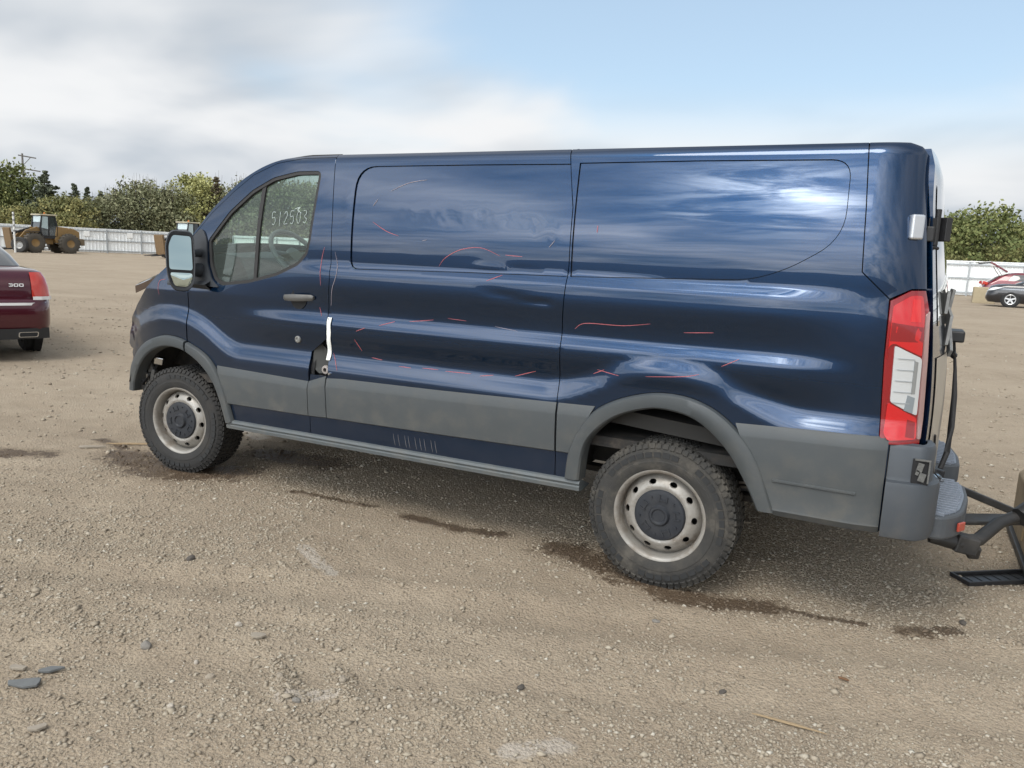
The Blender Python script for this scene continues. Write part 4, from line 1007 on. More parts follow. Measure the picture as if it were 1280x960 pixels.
# ---- underbody
m = MB()
for s in (-1, 1): m.box((2.0, s * .48, .52), (4.6, .09, .14)); m.box((3.3, s * .60, .42), (1.3, .07, .03), (0, .02, 0))
m.box((1.6, 0, .50), (.10, 1.6, .10)); m.box((2.75, 0, .50), (.10, 1.6, .10)); m.box((4.05, 0, .50), (.10, 1.4, .10))
m.build('chassis_frame', M_under, VAN)
m = MB(); m.tube([(3.3, -.80, .356), (3.3, .80, .356)], .05, 12); m.tube([(3.3, -.16, .356), (3.3, 0, .356), (3.3, .16, .356)], [.06, .16, .06], 14); m.tube([(.4, 0, .55), (3.2, 0, .40)], .04, 10)
m.build('rear_axle', M_under, VAN, smooth=50)
m = MB(); m.tube([(0, -.80, .356), (0, .80, .356)], .04, 10); m.box((.0, 0, .42), (.5, 1.0, .16))
for s in (-1, 1): m.tube([(0, s * .70, .40), (.02, s * .62, .95)], .06, 12); m.tube([(.02, s * .74, .32), (.40, s * .40, .38)], .03, 8); m.tube([(.02, s * .74, .32), (-.35, s * .45, .40)], .03, 8)
m.build('front_suspension', M_under, VAN, smooth=50)
m = MB(); m.tube([(1.0, .35, .40), (2.4, .38, .40), (2.7, .45, .48), (3.6, .5, .52), (4.15, .62, .44)], .035, 10); m.tube([(1.5, .36, .40), (2.2, .38, .40)], .10, 14); m.build('exhaust_pipe', M_rust, VAN, smooth=50)
m = MB(); m.box((1.75, -.62, .50), (1.0, .36, .20)); m.build('fuel_tank', M_black, VAN, bevel=.04)
m = MB(); m.bar((3.42, -.62, .44), (3.95, -.70, .54), .05, .012); m.bar((3.42, -.62, .455), (3.95, -.70, .575), .05, .012); m.build('leaf_spring', mat('dusty_steel', (.13, .115, .095), .8, var=.3), VAN)
for (xc, r0) in ((0, .50), (3.3, .50)):
    for side in (-1, 1):   # wheel housing
        m = MB(); rings = []
        for a in np.linspace(.14, math.pi - (.14 if xc > 1 else .34), 25):
            rings.append([(xc + (r0) * math.cos(a), side * .985, .40 + r0 * .98 * math.sin(a)), (xc + r0 * math.cos(a), side * .60, .40 + r0 * .98 * math.sin(a))])
        m.loft(rings, False); m.add([r[1] for r in rings], [tuple(range(len(rings)))])
        m.build('wheel_housing', mat('housing_liner', (.020, .021, .022), .8, var=.3, dirt=.45, dirtcol=(.08, .072, .06)), VAN, smooth=50)
for s in (-1, 1):
    m = MB(); m.box((3.3, s * .77, .775), (.92, .30, .07), (0, R(4), 0)); m.box((3.3, s * .70, .735), (1.0, .05, .06), (0, R(3), 0))
    m.build('inner_arch_panel', mat('dusty_inner_arch', (.022, .021, .019), .8, var=.3), VAN)
# ------------------------------------------------------------------ background
CAMX, CAMY = 4.246, -4.417
def polar(az, d): return (CAMX + math.sin(R(az)) * d, CAMY + math.cos(R(az)) * d)
def gz(x, y): return float(gheight(np.array([x]), np.array([y]))[0])
M_fence = mat('white_fence_sheet', (.80, .82, .82), .55, var=.08, vscale=1.2, dirt=.15, dirtcol=(.5, .48, .44))
M_rail = mat('galvanised_rail', (.34, .36, .37), .5, metal=.3, var=.15)
# ---- fences
FH = 2.2; BAY = 3.0
m = MB(); pr = []
x = 0.
while x < BAY - .05:
    pr += [(x, 0), (x + .20, 0), (x + .215, -.035), (x + .27, -.035), (x + .285, 0)]; x += .3
pr.append((BAY - .01, 0))
m.loft([[(p[0], p[1], .06) for p in pr], [(p[0], p[1], FH) for p in pr]], False); m.loft([[(p[0], p[1] + .02, .06) for p in pr], [(p[0], p[1] + .02, FH) for p in pr]], False)
pan_o = m.build('panel', M_fence)
rail_o = MB().box((BAY / 2, -.075, 0), (BAY, .06, .10)).build('rail', M_rail)
post_o = MB().box((0, -.10, FH / 2 - .02), (.10, .10, FH + .04)).build('post', M_rail)
cap_o = MB().box((BAY / 2, .01, FH + .02), (BAY, .12, .07)).build('top_cap', M_fence)
first = [True]
def fence(p0, p1, label):
    a, b2 = Vector((*p0, 0)), Vector((*p1, 0)); d = b2 - a; n = int(d.length / BAY); rz = math.atan2(d.y, d.x)
    t = thing('fence', label, 'fence', (p0[0], p0[1], gz(*p0)), rz, 'white metal yard fences')
    for k in range(n):
        q = a + d.normalized() * BAY * (k + .5); dz = gz(q.x, q.y) - t.location.z
        for src, zz in ((pan_o, 0), (rail_o, .22), (rail_o, 1.15), (rail_o, 2.02), (post_o, 0), (cap_o, 0)):
            c = src.copy(); COL.objects.link(c); c.parent = t; c.location = (k * BAY, 0, zz + dz)
    return t
corner_pt = (-58.7, 54.0); dv = Vector((.379, .925, 0))
fA = fence((corner_pt[0] - dv.x * 84, corner_pt[1] - dv.y * 84), corner_pt, 'white corrugated metal fence behind the wheel loaders at left')
fB = fence(corner_pt, (62, 54.0), 'white corrugated metal fence behind the red hatchback at right')
for o in (pan_o, rail_o, post_o, cap_o): bpy.data.objects.remove(o)
for (az, zz) in ((-56.1, 1.75), (-53.6, 1.75)):
    # notices hung on the fence
    dd = Vector((math.sin(R(az)), math.cos(R(az)), 0)); P0 = Vector((CAMX, CAMY, 0)); c_ = Vector((*corner_pt, 0))
    den_ = dd.x * dv.y - dd.y * dv.x; tt = ((c_ - P0).x * dv.y - (c_ - P0).y * dv.x) / den_; q = P0 + dd * tt
    s_ = (q - Vector((*fA.location[:2], 0))).length
    o = MB().box((0, 0, 0), (.50, .02, .46)).build('notice_sheet', mat('white_notice', (.80, .80, .78), .6), fA); o.location = (s_, -.12, zz)

# ---- trees
def leaf_mat(name, c0, c1, c2):
    m = bpy.data.materials.new(name); m.use_nodes = True; g = G(m.node_tree); b = g.n['Principled BSDF']
    at = g.N('ShaderNodeAttribute', attribute_name='tone')
    colr = g.ramp(at.outputs['Fac'], [(0, c0), (.5, c1), (1, c2)])
    g.put(b.inputs['Base Color'], colr); b.inputs['Roughness'].default_value = .7; b.inputs['Specular IOR Level'].default_value = .2
    return m
L_green = leaf_mat('green_leaves', (0.075, 0.098, 0.034), (0.151, 0.170, 0.062), (0.235, 0.235, 0.094))  # leaf colours from here on are lightened in place of distance haze
L_olive = leaf_mat('olive_leaves', (0.104, 0.113, 0.046), (0.198, 0.198, 0.083), (0.320, 0.282, 0.114))
L_yellow = leaf_mat('yellow_green_leaves', (0.208, 0.217, 0.083), (0.377, 0.368, 0.146), (0.450, 0.450, 0.229))
L_muted = leaf_mat('muted_leaves', (0.117, 0.129, 0.070), (0.198, 0.204, 0.114), (0.282, 0.273, 0.166))
L_pine = leaf_mat('pine_needles', (0.098, 0.114, 0.081), (0.143, 0.163, 0.111), (0.195, 0.208, 0.143))
L_red = leaf_mat('reddish_needles', (0.094, 0.085, 0.058), (0.160, 0.133, 0.087), (0.226, 0.179, 0.125))
M_bark = mat('bark', (.085, .068, .052), .9, var=.3, vscale=6)
def tree_proto(kind, h, wd, lm, seed, base=.12, n_cl=120, per=34, leaf=.17, spiky=0.):
    rng = np.random.default_rng(seed)
    t = bpy.data.objects.new(kind, None); COL.objects.link(t); t.empty_display_size = .3
    tr = MB(); lean = rng.uniform(-.03, .03, 2)
    tr.tube([(lean[0] * z * h, lean[1] * z * h, z * h) for z in (-.02, .25, .55, .92)], [.030 * h * .6, .024 * h * .6, .016 * h * .6, .004 * h], 7)
    con = 'pine' in kind or 'spruce' in kind
    C = []
    if con:
        lv = 22
        for i in range(lv):
            f = (i + .5) / lv; z = h * (base + (1 - base) * f); rad = wd / 2 * (1 - f) ** .95 * rng.uniform(.55, 1.25) + .05
            nb = max(3, int(9 * (1 - f) + 3))
            for k in range(nb):
                a = rng.uniform(0, 6.28); rr = rad * rng.uniform(.55, 1.1)
                e = (math.cos(a) * rr, math.sin(a) * rr, z + rng.uniform(-.1, .2) + rr * spiky)
                if k % 2 == 0 and f < .9: tr.tube([(0, 0, z), (e[0] * .9, e[1] * .9, e[2])], [.03, .008], 4)
                for s in np.linspace(.25, 1, 5): C.append((e[0] * s, e[1] * s, z + (e[2] - z) * s - .06 * s, (.10 + .16 * (1 - f)) * (1.2 - .4 * s)))
        per_ = max(6, per // 3)
    else:
        for i in range(n_cl):
            while True:
                q = rng.uniform(-1, 1, 3)
                if q @ q < 1: break
            r_ = (q @ q) ** .5; q = q / max(r_, .01) * (r_ ** .45)
            lump = 1 + .28 * math.sin(3 * math.atan2(q[1], q[0]) + seed) * (1 - abs(q[2])) + .22 * math.sin(5 * q[2] + seed * 2 + 2 * math.atan2(q[1], q[0]))
            zc = h * (base + (1 - base) * .5); C.append((q[0] * wd / 2 * lump, q[1] * wd / 2 * lump, zc + q[2] * h * (1 - base) * .5 * (1 + .12 * math.sin(seed + 4 * q[0])), rng.uniform(.45, .80) * wd / 5))
        for i in range(11):
            c = C[int(rng.integers(len(C)))]; z0 = h * rng.uniform(.18, .6); tr.tube([(0, 0, z0), (c[0] * .5, c[1] * .5, (z0 + c[2]) / 2 + .2), (c[0] * .95, c[1] * .95, c[2])], [.05, .03, .008], 5)
        for i in range(int(9 * spiky * 10)):   # bare twigs above the crown
            a = rng.uniform(0, 6.28); r_ = rng.uniform(0, wd * .42); x0, y0 = r_ * math.cos(a), r_ * math.sin(a); tr.tube([(x0, y0, h * .8), (x0 + rng.uniform(-.2, .4), y0, h * rng.uniform(1.0, 1.16))], [.02, .006], 4)
        per_ = per
    tr_o = tr.build('trunk', M_bark, t)
    C = np.array(C); K = len(C); n = K * per_
    cen = np.repeat(C[:, :3], per_, 0); rad = np.repeat(C[:, 3], per_)
    p = cen + rng.normal(0, .55, (n, 3)) * rad[:, None] * np.array([1, 1, .8 if not con else .45])
    s = leaf * rng.uniform(.55, 1.3, n)
    a = rng.normal(0, 1, (n, 3)); a /= np.linalg.norm(a, axis=1, keepdims=True); b_ = np.cross(a, rng.normal(0, 1, (n, 3))); b_ /= np.linalg.norm(b_, axis=1, keepdims=True)
    V = np.stack([p - a * s[:, None] * .5, p + b_ * s[:, None] * .32, p + a * s[:, None] * .5, p - b_ * s[:, None] * .32], 1).reshape(-1, 3)
    me = bpy.data.meshes.new('crown'); me.vertices.add(len(V)); me.vertices.foreach_set('co', V.astype(np.float32).ravel())
    F = np.arange(n * 4, dtype=np.int32); me.loops.add(len(F)); me.loops.foreach_set('vertex_index', F); me.polygons.add(n); me.polygons.foreach_set('loop_start', np.arange(0, n * 4, 4, dtype=np.int32)); me.update(calc_edges=True)
    tone = np.clip(np.repeat(rng.uniform(.1, .9, K), per_) + rng.normal(0, .12, n), 0, 1)
    at = me.attributes.new('tone', 'FLOAT', 'POINT'); at.data.foreach_set('value', np.repeat(tone, 4).astype(np.float32)); me.materials.append(lm)
    o = bpy.data.objects.new('crown', me); COL.objects.link(o); o.parent = t
    return t
PROTO = {'decid': tree_proto('broadleaf_tree', 7, 5.6, L_green, 3, .05, 210, 46, .30), 'olive': tree_proto('broadleaf_tree', 5, 5.0, L_olive, 5, .02, 180, 44, .27), 'yellow': tree_proto('broadleaf_tree', 7.4, 5.0, L_yellow, 8, .06, 190, 44, .28),
         'muted': tree_proto('broadleaf_tree', 6.4, 5.8, L_muted, 12, .03, 210, 46, .27, .35), 'pine': tree_proto('pine_tree', 7.4, 5.8, L_pine, 21, .06, per=150, leaf=.22, spiky=.25), 'pine2': tree_proto('pine_tree', 7.0, 4.8, L_pine, 24, .10, per=110, leaf=.20, spiky=.45),
         'red': tree_proto('spruce_tree', 7.4, 4.4, L_red, 27, .05, per=140, leaf=.20, spiky=.15), 'green2': tree_proto('broadleaf_tree', 5.6, 6.4, L_green, 33, .0, 240, 46, .27)}
used = set()
TREES = [  # azimuth, distance, kind, scale, label
 (-61.6, 86, 'decid', .98, 'dark green broadleaf tree at the far left edge of the treeline'),
 (-60.0, 90, 'decid', 1.02, 'broad dark green tree behind the utility pole at left'),
 (-58.2, 84, 'pine', .98, 'tall dark pine just right of the utility pole, highest at far left'),
 (-59.6, 79, 'olive', .72, 'low olive bush by the fence left of the near loader'),
 (-57.1, 79, 'olive', .92, 'yellowish olive bush directly behind the near loader cab'),
 (-56.7, 88, 'pine2', .93, 'spindly pine second right of the tall dark pine'),
 (-55.9, 89, 'pine2', .90, 'thin grey green pine between two other thin pines at left'),
 (-55.2, 87, 'pine2', .84, 'thinnest pine, last of the row before the muted bushes'),
 (-55.6, 80, 'muted', .70, 'muted green bush in front of the thin pines'),
 (-54.0, 82, 'muted', .84, 'wide grey green bush above the fence notices'),
 (-52.6, 83, 'muted', .98, 'grey green tree with bare twigs sticking out of its top'),
 (-51.3, 82, 'muted', .92, 'muted green tree just left of the yellow green tree'),
 (-51.4, 90, 'pine2', .92, 'small dark pine poking up left of the yellow green tree'),
 (-49.7, 84, 'yellow', .98, 'pale yellow green tree above the van mirror'),
 (-48.2, 83, 'red', 1.0, 'brownish spruce touching the van windscreen pillar'),
 (-49.0, 88, 'yellow', 1.0, 'yellow green tree half hidden behind the brownish spruce'),
 (-46.6, 84, 'muted', 1.08, 'grey green tree seen through the front of the van side window'),
 (-44.8, 86, 'decid', 1.10, 'green tree seen through the middle of the van side window'),
 (-43.0, 86, 'muted', 1.15, 'grey green tree seen through the rear of the van side window'),
 (-41.2, 88, 'decid', 1.05, 'green tree at the back edge of the van side window'),
 (.2, 70, 'decid', .80, 'green tree half hidden behind the van rear corner'),
 (1.9, 68, 'green2', .98, 'rounded green tree with yellow top right beside the van rear'),
 (3.9, 67, 'green2', 1.06, 'tallest rounded green tree above the red hatchback'),
 (5.9, 70, 'decid', .74, 'green tree at the right edge above the dark car'),
 (4.9, 65, 'olive', .72, 'low olive bush behind the far fence near the right edge'),
 (2.6, 64, 'olive', .55, 'low olive bush over the fence next to the van')]
for i, (az, d, k, s, lab) in enumerate(TREES):
    src = PROTO[k]; o = src if k not in used else copy_tree(src); used.add(k)
    if az < -30: d += 11; s *= 1.10 if 'pine' in k else 1.17
    x, y = polar(az, d); o.location = (x, y, gz(x, y) if d < 75 else 0); o.rotation_euler = (0, 0, i * 2.4); o.scale = (s * (1 + .08 * math.sin(i)), s, s)
    tag(o, lab, 'tree', 'trees beyond the fence')
# ---- utility pole, marker post
x, y = polar(-59.35, 118); P = thing('utility_pole', 'grey utility pole with two crossarms above the trees at left', 'pole', (x, y, 0), R(-58) * -1)
Mp = mat('weathered_pole', (.16, .15, .14), .9); P.rotation_euler[2] = R(59.35 - 0)
MB().tube([(0, 0, 0), (0, 0, 11.4)], [.16, .11], 8).build('pole', Mp, P)
MB().bar((-.45, 0, 11.15), (1.5, 0, 10.95), .12, .14).build('crossarm', Mp, P); MB().bar((-.55, 0, 9.6), (1.9, 0, 9.35), .12, .14).build('crossarm', Mp, P); MB().bar((0, 0, 9.9), (.9, 0, 11.0), .08, .08).build('brace', Mp, P)
x, y = polar(-60.0, 72.0); P = thing('marker_post', 'slim striped marker post standing before the fence at far left', 'post', (x, y, 0))
MB().tube([(0, 0, 0), (0, 0, 3.1)], .07, 8).build('post', mat('post_white', (.6, .6, .58), .6), P)
for k in range(4): MB().lathe([(.075, 1.6 + k * .4), (.075, 1.75 + k * .4)], n=8, axis='z').build('stripe', mat('post_grey', (.2, .2, .2), .6), P)

# ---- wheel loaders
def loader(label, loc, rz, group, sc=1.):
    My = mat('loader_yellow', (.25, .150, .050), .55, var=.25, vscale=3, dirt=.5, dirtcol=(.22, .17, .11)); Mk = mat('loader_black', (.02, .02, .022), .5); Mg = mat('loader_glass', (.42, .52, .54), .08, coat=1.)
    Mgd = mat('loader_dark_glass', (.03, .038, .042), .06, coat=1.); Mt = mat('loader_tyre', (.075, .066, .054), .9, var=.3)
    t = thing('wheel_loader', label, 'loader', loc, rz, group, sc)
    for (x, ya) in ((1.35, .95), (-1.35, .95)):
        for s in (-1, 1):
            w = MB().lathe([(.30, -.26), (.42, -.29), (.62, -.29), (.74, -.24), (.78, -.12), (.78, .12), (.74, .24), (.62, .29), (.42, .29), (.30, .26)], n=28).build('wheel', Mt, t, smooth=40)
            MB().lathe([(.02, s * .18), (.25, s * .20), (.33, s * .27)], n=20).build('rim', My, w, smooth=40); w.location = (x, s * ya, .78)
            lug = MB()
            for k in range(18):
                a = k * 2 * math.pi / 18; lug.box((.78 * math.cos(a), 0, .78 * math.sin(a)), (.07, .5, .10), (0, -a, 0))
            lg = lug.build('tread_lugs', Mt, w); lg['kind'] = 'stuff'
    MB().prism([(-2.35, .95), (-2.35, 1.75), (-1.9, 2.0), (-.55, 2.15), (-.35, 1.1), (-.5, .8), (-1.8, .8)], -.72, .72).build('engine_cover', My, t, bevel=.06)
    MB().box((-2.45, 0, .95), (.35, 1.9, .55)).build('counterweight', mat('counterweight_brown', (.16, .12, .075), .7), t, bevel=.05)
    MB().box((.55, 0, .95), (1.9, .75, .5)).build('front_frame', My, t, bevel=.04)
    MB().prism([(-.55, 1.15), (-.55, 1.4), (.55, 1.35), (.55, 1.15)], -.7, .7).build('cab_floor', Mk, t)
    cabp = [(-.55, 1.35), (.55, 1.35), (.72, 2.0), (.55, 2.95), (-.45, 2.95), (-.6, 2.1)]
    MB().prism([(p[0] * .96, p[1]) for p in cabp], -.66, .66).build('cab_glass', Mgd, t)
    m = MB()
    for s in (-1, 1):
        for (a, b2) in zip(cabp, cabp[1:] + cabp[:1]): m.bar((a[0], s * .68, a[1]), (b2[0], s * .68, b2[1]), .08, .08)
        m.bar((.05, s * .68, 1.35), (.02, s * .68, 2.95), .07, .07)
    m.build('cab_frame', Mk, t)
    MB().add([(.66, -.6, 1.95), (.66, .6, 1.95), (.575, .6, 2.9), (.575, -.6, 2.9)], [(0, 1, 2, 3)]).build('windscreen', Mg, t)
    for s in (-1, 1): MB().add([(.10, s * .675, 1.9), (.60, s * .675, 2.0), (.50, s * .675, 2.88), (.08, s * .675, 2.88)], [(0, 1, 2, 3)]).build('side_pane', Mg, t)
    MB().box((.05, 0, 3.0), (1.35, 1.5, .11)).build('cab_roof', mat('loader_roof', (.42, .38, .28), .6), t, bevel=.04)
    MB().lathe([(.02, 3.22), (.06, 3.2), (.07, 3.06)], n=10, axis='z').build('beacon', mat('amber_beacon', (.5, .16, .02), .3), t)
    for s in (-1, 1): MB().prism([(.55, 1.9), (.85, 2.05), (1.7, 1.75), (2.65, .60), (2.45, .45), (1.5, 1.45), (.7, 1.6)], s * .42 - .07, s * .42 + .07).build('lift_arm', My, t, bevel=.02)
    MB().prism([(2.55, .25), (2.75, .25), (2.95, 1.85), (2.80, 1.90)], -.55, .55).build('carriage', mat('carriage_brown', (.15, .095, .045), .7, var=.3), t, bevel=.02)
    MB().bar((1.2, 0, 1.9), (2.75, 0, 1.35), .16, .16).build('tilt_cylinder', Mk, t)
    for s in (-1, 1): MB().prism([(2.7, .22), (3.9, .14), (3.9, .18), (2.7, .34)], s * .45 - .08, s * .45 + .08).build('fork', Mk, t)
    for s in (-1, 1): MB().box((1.35, s * .95, 1.66), (1.1, .5, .06)).build('mudguard', Mk, t, bevel=.02)
    return t
x, y = polar(-58.35, 75.0); loader('yellow wheel loader standing fully visible at the far left fence', (x, y, gz(x, y)), R(-96), 'wheel loaders parked by the fence', 1.02)
x, y = polar(-50.0, 71.5); loader('wheel loader mostly hidden behind the van mirror', (x, y, gz(x, y)), R(-92), 'wheel loaders parked by the fence', 1.0)
x, y = polar(-59.75, 73.0); t = thing('loose_tyre', 'dark tyre standing upright in front of the near wheel loader', 'tyre', (x, y, gz(x, y)), R(35))
MB().lathe([(.30, -.16), (.40, -.20), (.55, -.2), (.62, -.1), (.62, .1), (.55, .2), (.40, .2), (.30, .16)], c=(0, 0, .6), n=26, closed=True).build('tyre', mat('old_tyre', (.035, .034, .033), .85, var=.3), t, smooth=40)
MB().lathe([(.02, -.06), (.2, -.05), (.30, -.13)], c=(0, 0, .6), n=20).build('rim', mat('tyre_rim', (.35, .35, .34), .5, metal=.5), t, smooth=40)

# ---- cars
def rrect(x0, x1, hw, r0, r1, n=6):
    pts = []
    for (cx, cy, a0, r) in ((x1 - r1, hw - r1 * .8, 0, r1), (x0 + r0, hw - r0 * .8, 90, r0), (x0 + r0, -hw + r0 * .8, 180, r0), (x1 - r1, -hw + r1 * .8, 270, r1)):
        for k in range(n + 1):
            a = R(a0 + 90 * k / n); pts.append((cx + r * math.cos(a), cy + r * .8 * math.sin(a)))
    return pts
def slab(S_, caps=True):
    m = MB(); m.loft([[(p[0], p[1], z) for p in rrect(x0, x1, hw_, r0, r1)] for (z, x0, x1, hw_, r0, r1) in S_], True, caps); return m
def car_wheels(t, xs, hw_, r, rimcol, spokes=5):
    Mt = mat('car_tyre', (.018, .018, .018), .8); Mr = mat('alloy_' + rimcol, (.6, .61, .62) if rimcol == 'silver' else (.08, .08, .08), .3, metal=.8)
    for x in xs:
        for s in (-1, 1):
            w = MB().lathe([(r * .64, -.10), (r * .9, -.11), (r, -.08), (r, .08), (r * .9, .11), (r * .64, .10)], n=32).build('wheel', Mt, t, smooth=40); w.location = (x, s * (hw_ - .10), r)
            m = MB(); m.lathe([(r * .56, s * .095), (r * .62, s * .105), (r * .65, s * .10)], n=32); m.lathe([(.01, s * .09), (.07, s * .085)], n=12)
            for k in range(spokes):
                a = 2 * math.pi * k / spokes + .3; m.bar((.04 * math.cos(a), s * .085, .04 * math.sin(a)), (r * .6 * math.cos(a), s * .09, r * .6 * math.sin(a)), .02, r * .2)
            m.build('rim', Mr, w, smooth=40)
            MB().lathe([(.01, s * .055), (r * .6, s * .055)], n=24).build('hub', M_dark, w)
            MB().lathe([(.01, s * .112), (r * 1.16, s * .112), (r * 1.16, s * .02)], c=(0, -s * .025, .03), n=32).build('arch_shade_disc', M_dark, w)  # flat dark disc standing in for the shade of the wheel well
# maroon saloon, rear towards the camera
Mm = mat('maroon_paint', (.060, .005, .013), .3, metal=.3, coat=1., spec=.3)
t = thing('saloon_car', 'maroon saloon car seen from behind at the left edge', 'car', (-5.50, .55, gz(-5.4, .6)), R(159))
slab([(.26, .14, 4.85, .86, .15, .3), (.34, .03, 4.95, .92, .22, .35), (.44, .0, 5.0, .945, .25, .4), (.60, -.01, 5.0, .95, .26, .4), (.70, .0, 5.0, .95, .27, .4), (.745, .03, 4.98, .948, .27, .4), (.755, .075, 4.97, .94, .26, .4),
      (.90, .085, 4.9, .935, .25, .4), (1.00, .11, 4.7, .92, .24, .45), (1.07, .15, 4.2, .89, .23, .5), (1.095, .20, 3.7, .85, .22, .5), (1.11, .28, 3.5, .80, .2, .4)]).build('body', Mm, t, smooth=45)
slab([(1.08, .80, 3.55, .80, .25, .3), (1.25, 1.15, 3.25, .72, .22, .3), (1.40, 1.55, 2.95, .62, .2, .25), (1.46, 1.85, 2.75, .55, .2, .25)]).build('roof', Mm, t, smooth=45)
slab([(1.12, .875, 3.50, .79, .25, .3), (1.25, 1.14, 3.26, .727, .22, .3), (1.38, 1.48, 3.0, .64, .2, .25)]).build('glasshouse', mat('car_glass', (.012, .014, .016), .04, coat=1.), t, smooth=45)
for s in (-1, 1):
    m = MB(); rings = []
    for z, k in ((.775, 0), (.90, .2), (1.0, .5), (1.075, 1.)):
        xo = float(np.interp(z, [.755, .90, 1.0, 1.07], [.072, .082, .105, .145])); y1 = .93 - .075 * k; y0 = .735 - .01 * k
        rings.append([(xo - .012, s * y0, z), (xo - .010, s * (y1 - .10), z), (xo + .03, s * (y1 - .015), z), (xo + .11, s * (y1 + .018), z)])
    m.loft(rings, False); m.build('tail_lamp', mat('car_red_lamp', (.46, .03, .015), .15, coat=1.), t, smooth=50)
    m = MB(); m.loft([[(.015, s * .735, z), (.025, s * .83, z), (.075, s * .925, z), (.17, s * .958, z)] for z in (.745, .785)], False); m.build('lamp_trim', mat('trim_silver', (.72, .72, .72), .35), t)
    m = MB(); m.tube([(.02, s * .62, .33), (.0, s * .62, .33)], .001, 4); rr_ = rounded([(s * .55, .295), (s * .76, .295), (s * .77, .36), (s * .56, .36)], .02, 3)
    m = MB(); m.prism(rr_, -.035, .1, 'yz'); m.build('exhaust_tip', M_chrome, t)
    MB().prism(rounded([(s * .565, .303), (s * .75, .303), (s * .758, .352), (s * .57, .352)], .015, 3), -.038, .05, 'yz').build('exhaust_bore', M_dark, t)
m = MB(); m.loft([[(-.016 + .30 * (max(0, abs(y) - .62) / .33) ** 2 * .5, y, z) for y in np.linspace(-.88, .88, 25)] for z in (.680, .712)], False); m.build('chrome_strip', mat('trim_silver', (.72, .72, .72), .35), t)
m = MB(); m.loft([[(-.004 + .10 * (max(0, abs(y) - .62) / .33) ** 2, y, z) for y in np.linspace(-.9, .9, 25)] for z in (.27, .40)], False); m.build('lower_valance', M_black, t, smooth=50)
MB().box((.0, 0, .56), (.02, .66, .16)).build('plate_recess', mat('recess_dark', (.010, .003, .005), .4), t, bevel=.01)
m = MB()
def strokes(y0, ch):
    G3 = {'3': [(0, 1), (.9, 1), (.9, .5), (.3, .5), (.9, .5), (.9, 0), (0, 0)], '0': [(0, 0), (0, 1), (.9, 1), (.9, 0), (0, 0)]}[ch]
    for a, b2 in zip(G3[:-1], G3[1:]): m.bar((.062, y0 - a[0] * .040, .905 + a[1] * .030), (.062, y0 - b2[0] * .040, .905 + b2[1] * .030), .012, .009)
strokes(-.50, '3'); strokes(-.555, '0'); strokes(-.61, '0'); e_ = m.build('model_number', mat('emblem_silver', (.7, .7, .7), .4), t); e_['kind'] = 'stuff'
car_wheels(t, (1.05, 4.1), .95, .36, 'silver')
MB().box((2.5, 0, .30), (4.4, 1.5, .12)).build('underside', M_dark, t)
# dark crossover at right
Mb = mat('black_paint', (.008, .008, .011), .3, coat=1.); Mgl = mat('car_glass', (.012, .014, .016), .04, coat=1.)
x, y = 8.95, 36.9
t = thing('parked_car', 'black car with silver alloy wheels at the right edge', 'car', (x, y, gz(x, y)), R(176))
# local x: forward; origin at the rear axle side centre, front bumper at +x
FX = 1.75
slab([(.20, -3.3, FX - .1, .82, .2, .35), (.36, -3.4, FX + .02, .90, .2, .42), (.55, -3.42, FX + .0, .92, .2, .45), (.74, -3.4, FX - .06, .92, .25, .5), (.90, -3.35, FX - .16, .90, .3, .55), (.98, -3.3, FX - .35, .86, .3, .55), (1.02, -3.2, FX - .62, .80, .3, .5)]).build('body', Mb, t, smooth=45)
slab([(1.0, -3.2, .75, .80, .3, .3), (1.25, -3.0, .15, .74, .3, .3), (1.50, -2.5, -.60, .64, .25, .25), (1.55, -2.2, -.8, .58, .2, .25)]).build('roof', Mb, t, smooth=45)
slab([(1.05, -3.15, .66, .795, .3, .3), (1.25, -2.97, .18, .747, .3, .3), (1.44, -2.6, -.45, .67, .25, .25)]).build('glasshouse', Mgl, t, smooth=45)
for s in (-1, 1):
    m = MB(); m.loft([[(FX - .24, s * .86, .72), (FX - .10, s * .76, .70), (FX - .02, s * .60, .68)], [(FX - .62, s * .915, .86), (FX - .34, s * .86, .87), (FX - .16, s * .66, .82)]], False)
    m.build('headlamp', mat('headlamp_lens', (.75, .76, .76), .1, metal=.4, coat=1.), t, smooth=60)
MB().box((FX - .08, 0, .62), (.06, 1.1, .14)).build('grille', M_dark, t)
car_wheels(t, (.80, -1.85), .93, .34, 'silver')
# red hatchback with its tailgate up
Mr_ = mat('red_paint', (.14, .012, .022), .3, metal=.2, coat=1.)
x, y = 9.35, 43.2
t = thing('hatchback_car', 'red hatchback with its tailgate raised, half hidden by the black car', 'car', (x, y, gz(x, y)), R(2))
slab([(.28, -1.8, 2.5, .86, .2, .4), (.42, -2.0, 2.6, .93, .25, .4), (.60, -2.05, 2.6, .94, .25, .4), (.85, -1.95, 2.5, .94, .28, .5), (1.02, -1.78, 2.0, .91, .28, .5), (1.15, -1.55, 1.2, .86, .25, .4)]).build('body', Mr_, t, smooth=45)
slab([(1.10, -1.65, 1.1, .86, .25, .3), (1.35, -1.30, .70, .78, .22, .3), (1.52, -.85, .35, .68, .2, .25), (1.57, -.6, .1, .6, .2, .2)]).build('roof', Mr_, t, smooth=45)
slab([(1.14, -1.1, 1.0, .865, .25, .3), (1.35, -.95, .72, .785, .2, .3), (1.46, -.8, .50, .725, .2, .25)]).build('glasshouse', Mgl, t, smooth=45)
m = MB(); m.bar((-.95, 0, 1.58), (-1.75, 0, 2.05), 1.3, .09); m.build('tailgate', Mr_, t, bevel=.03)
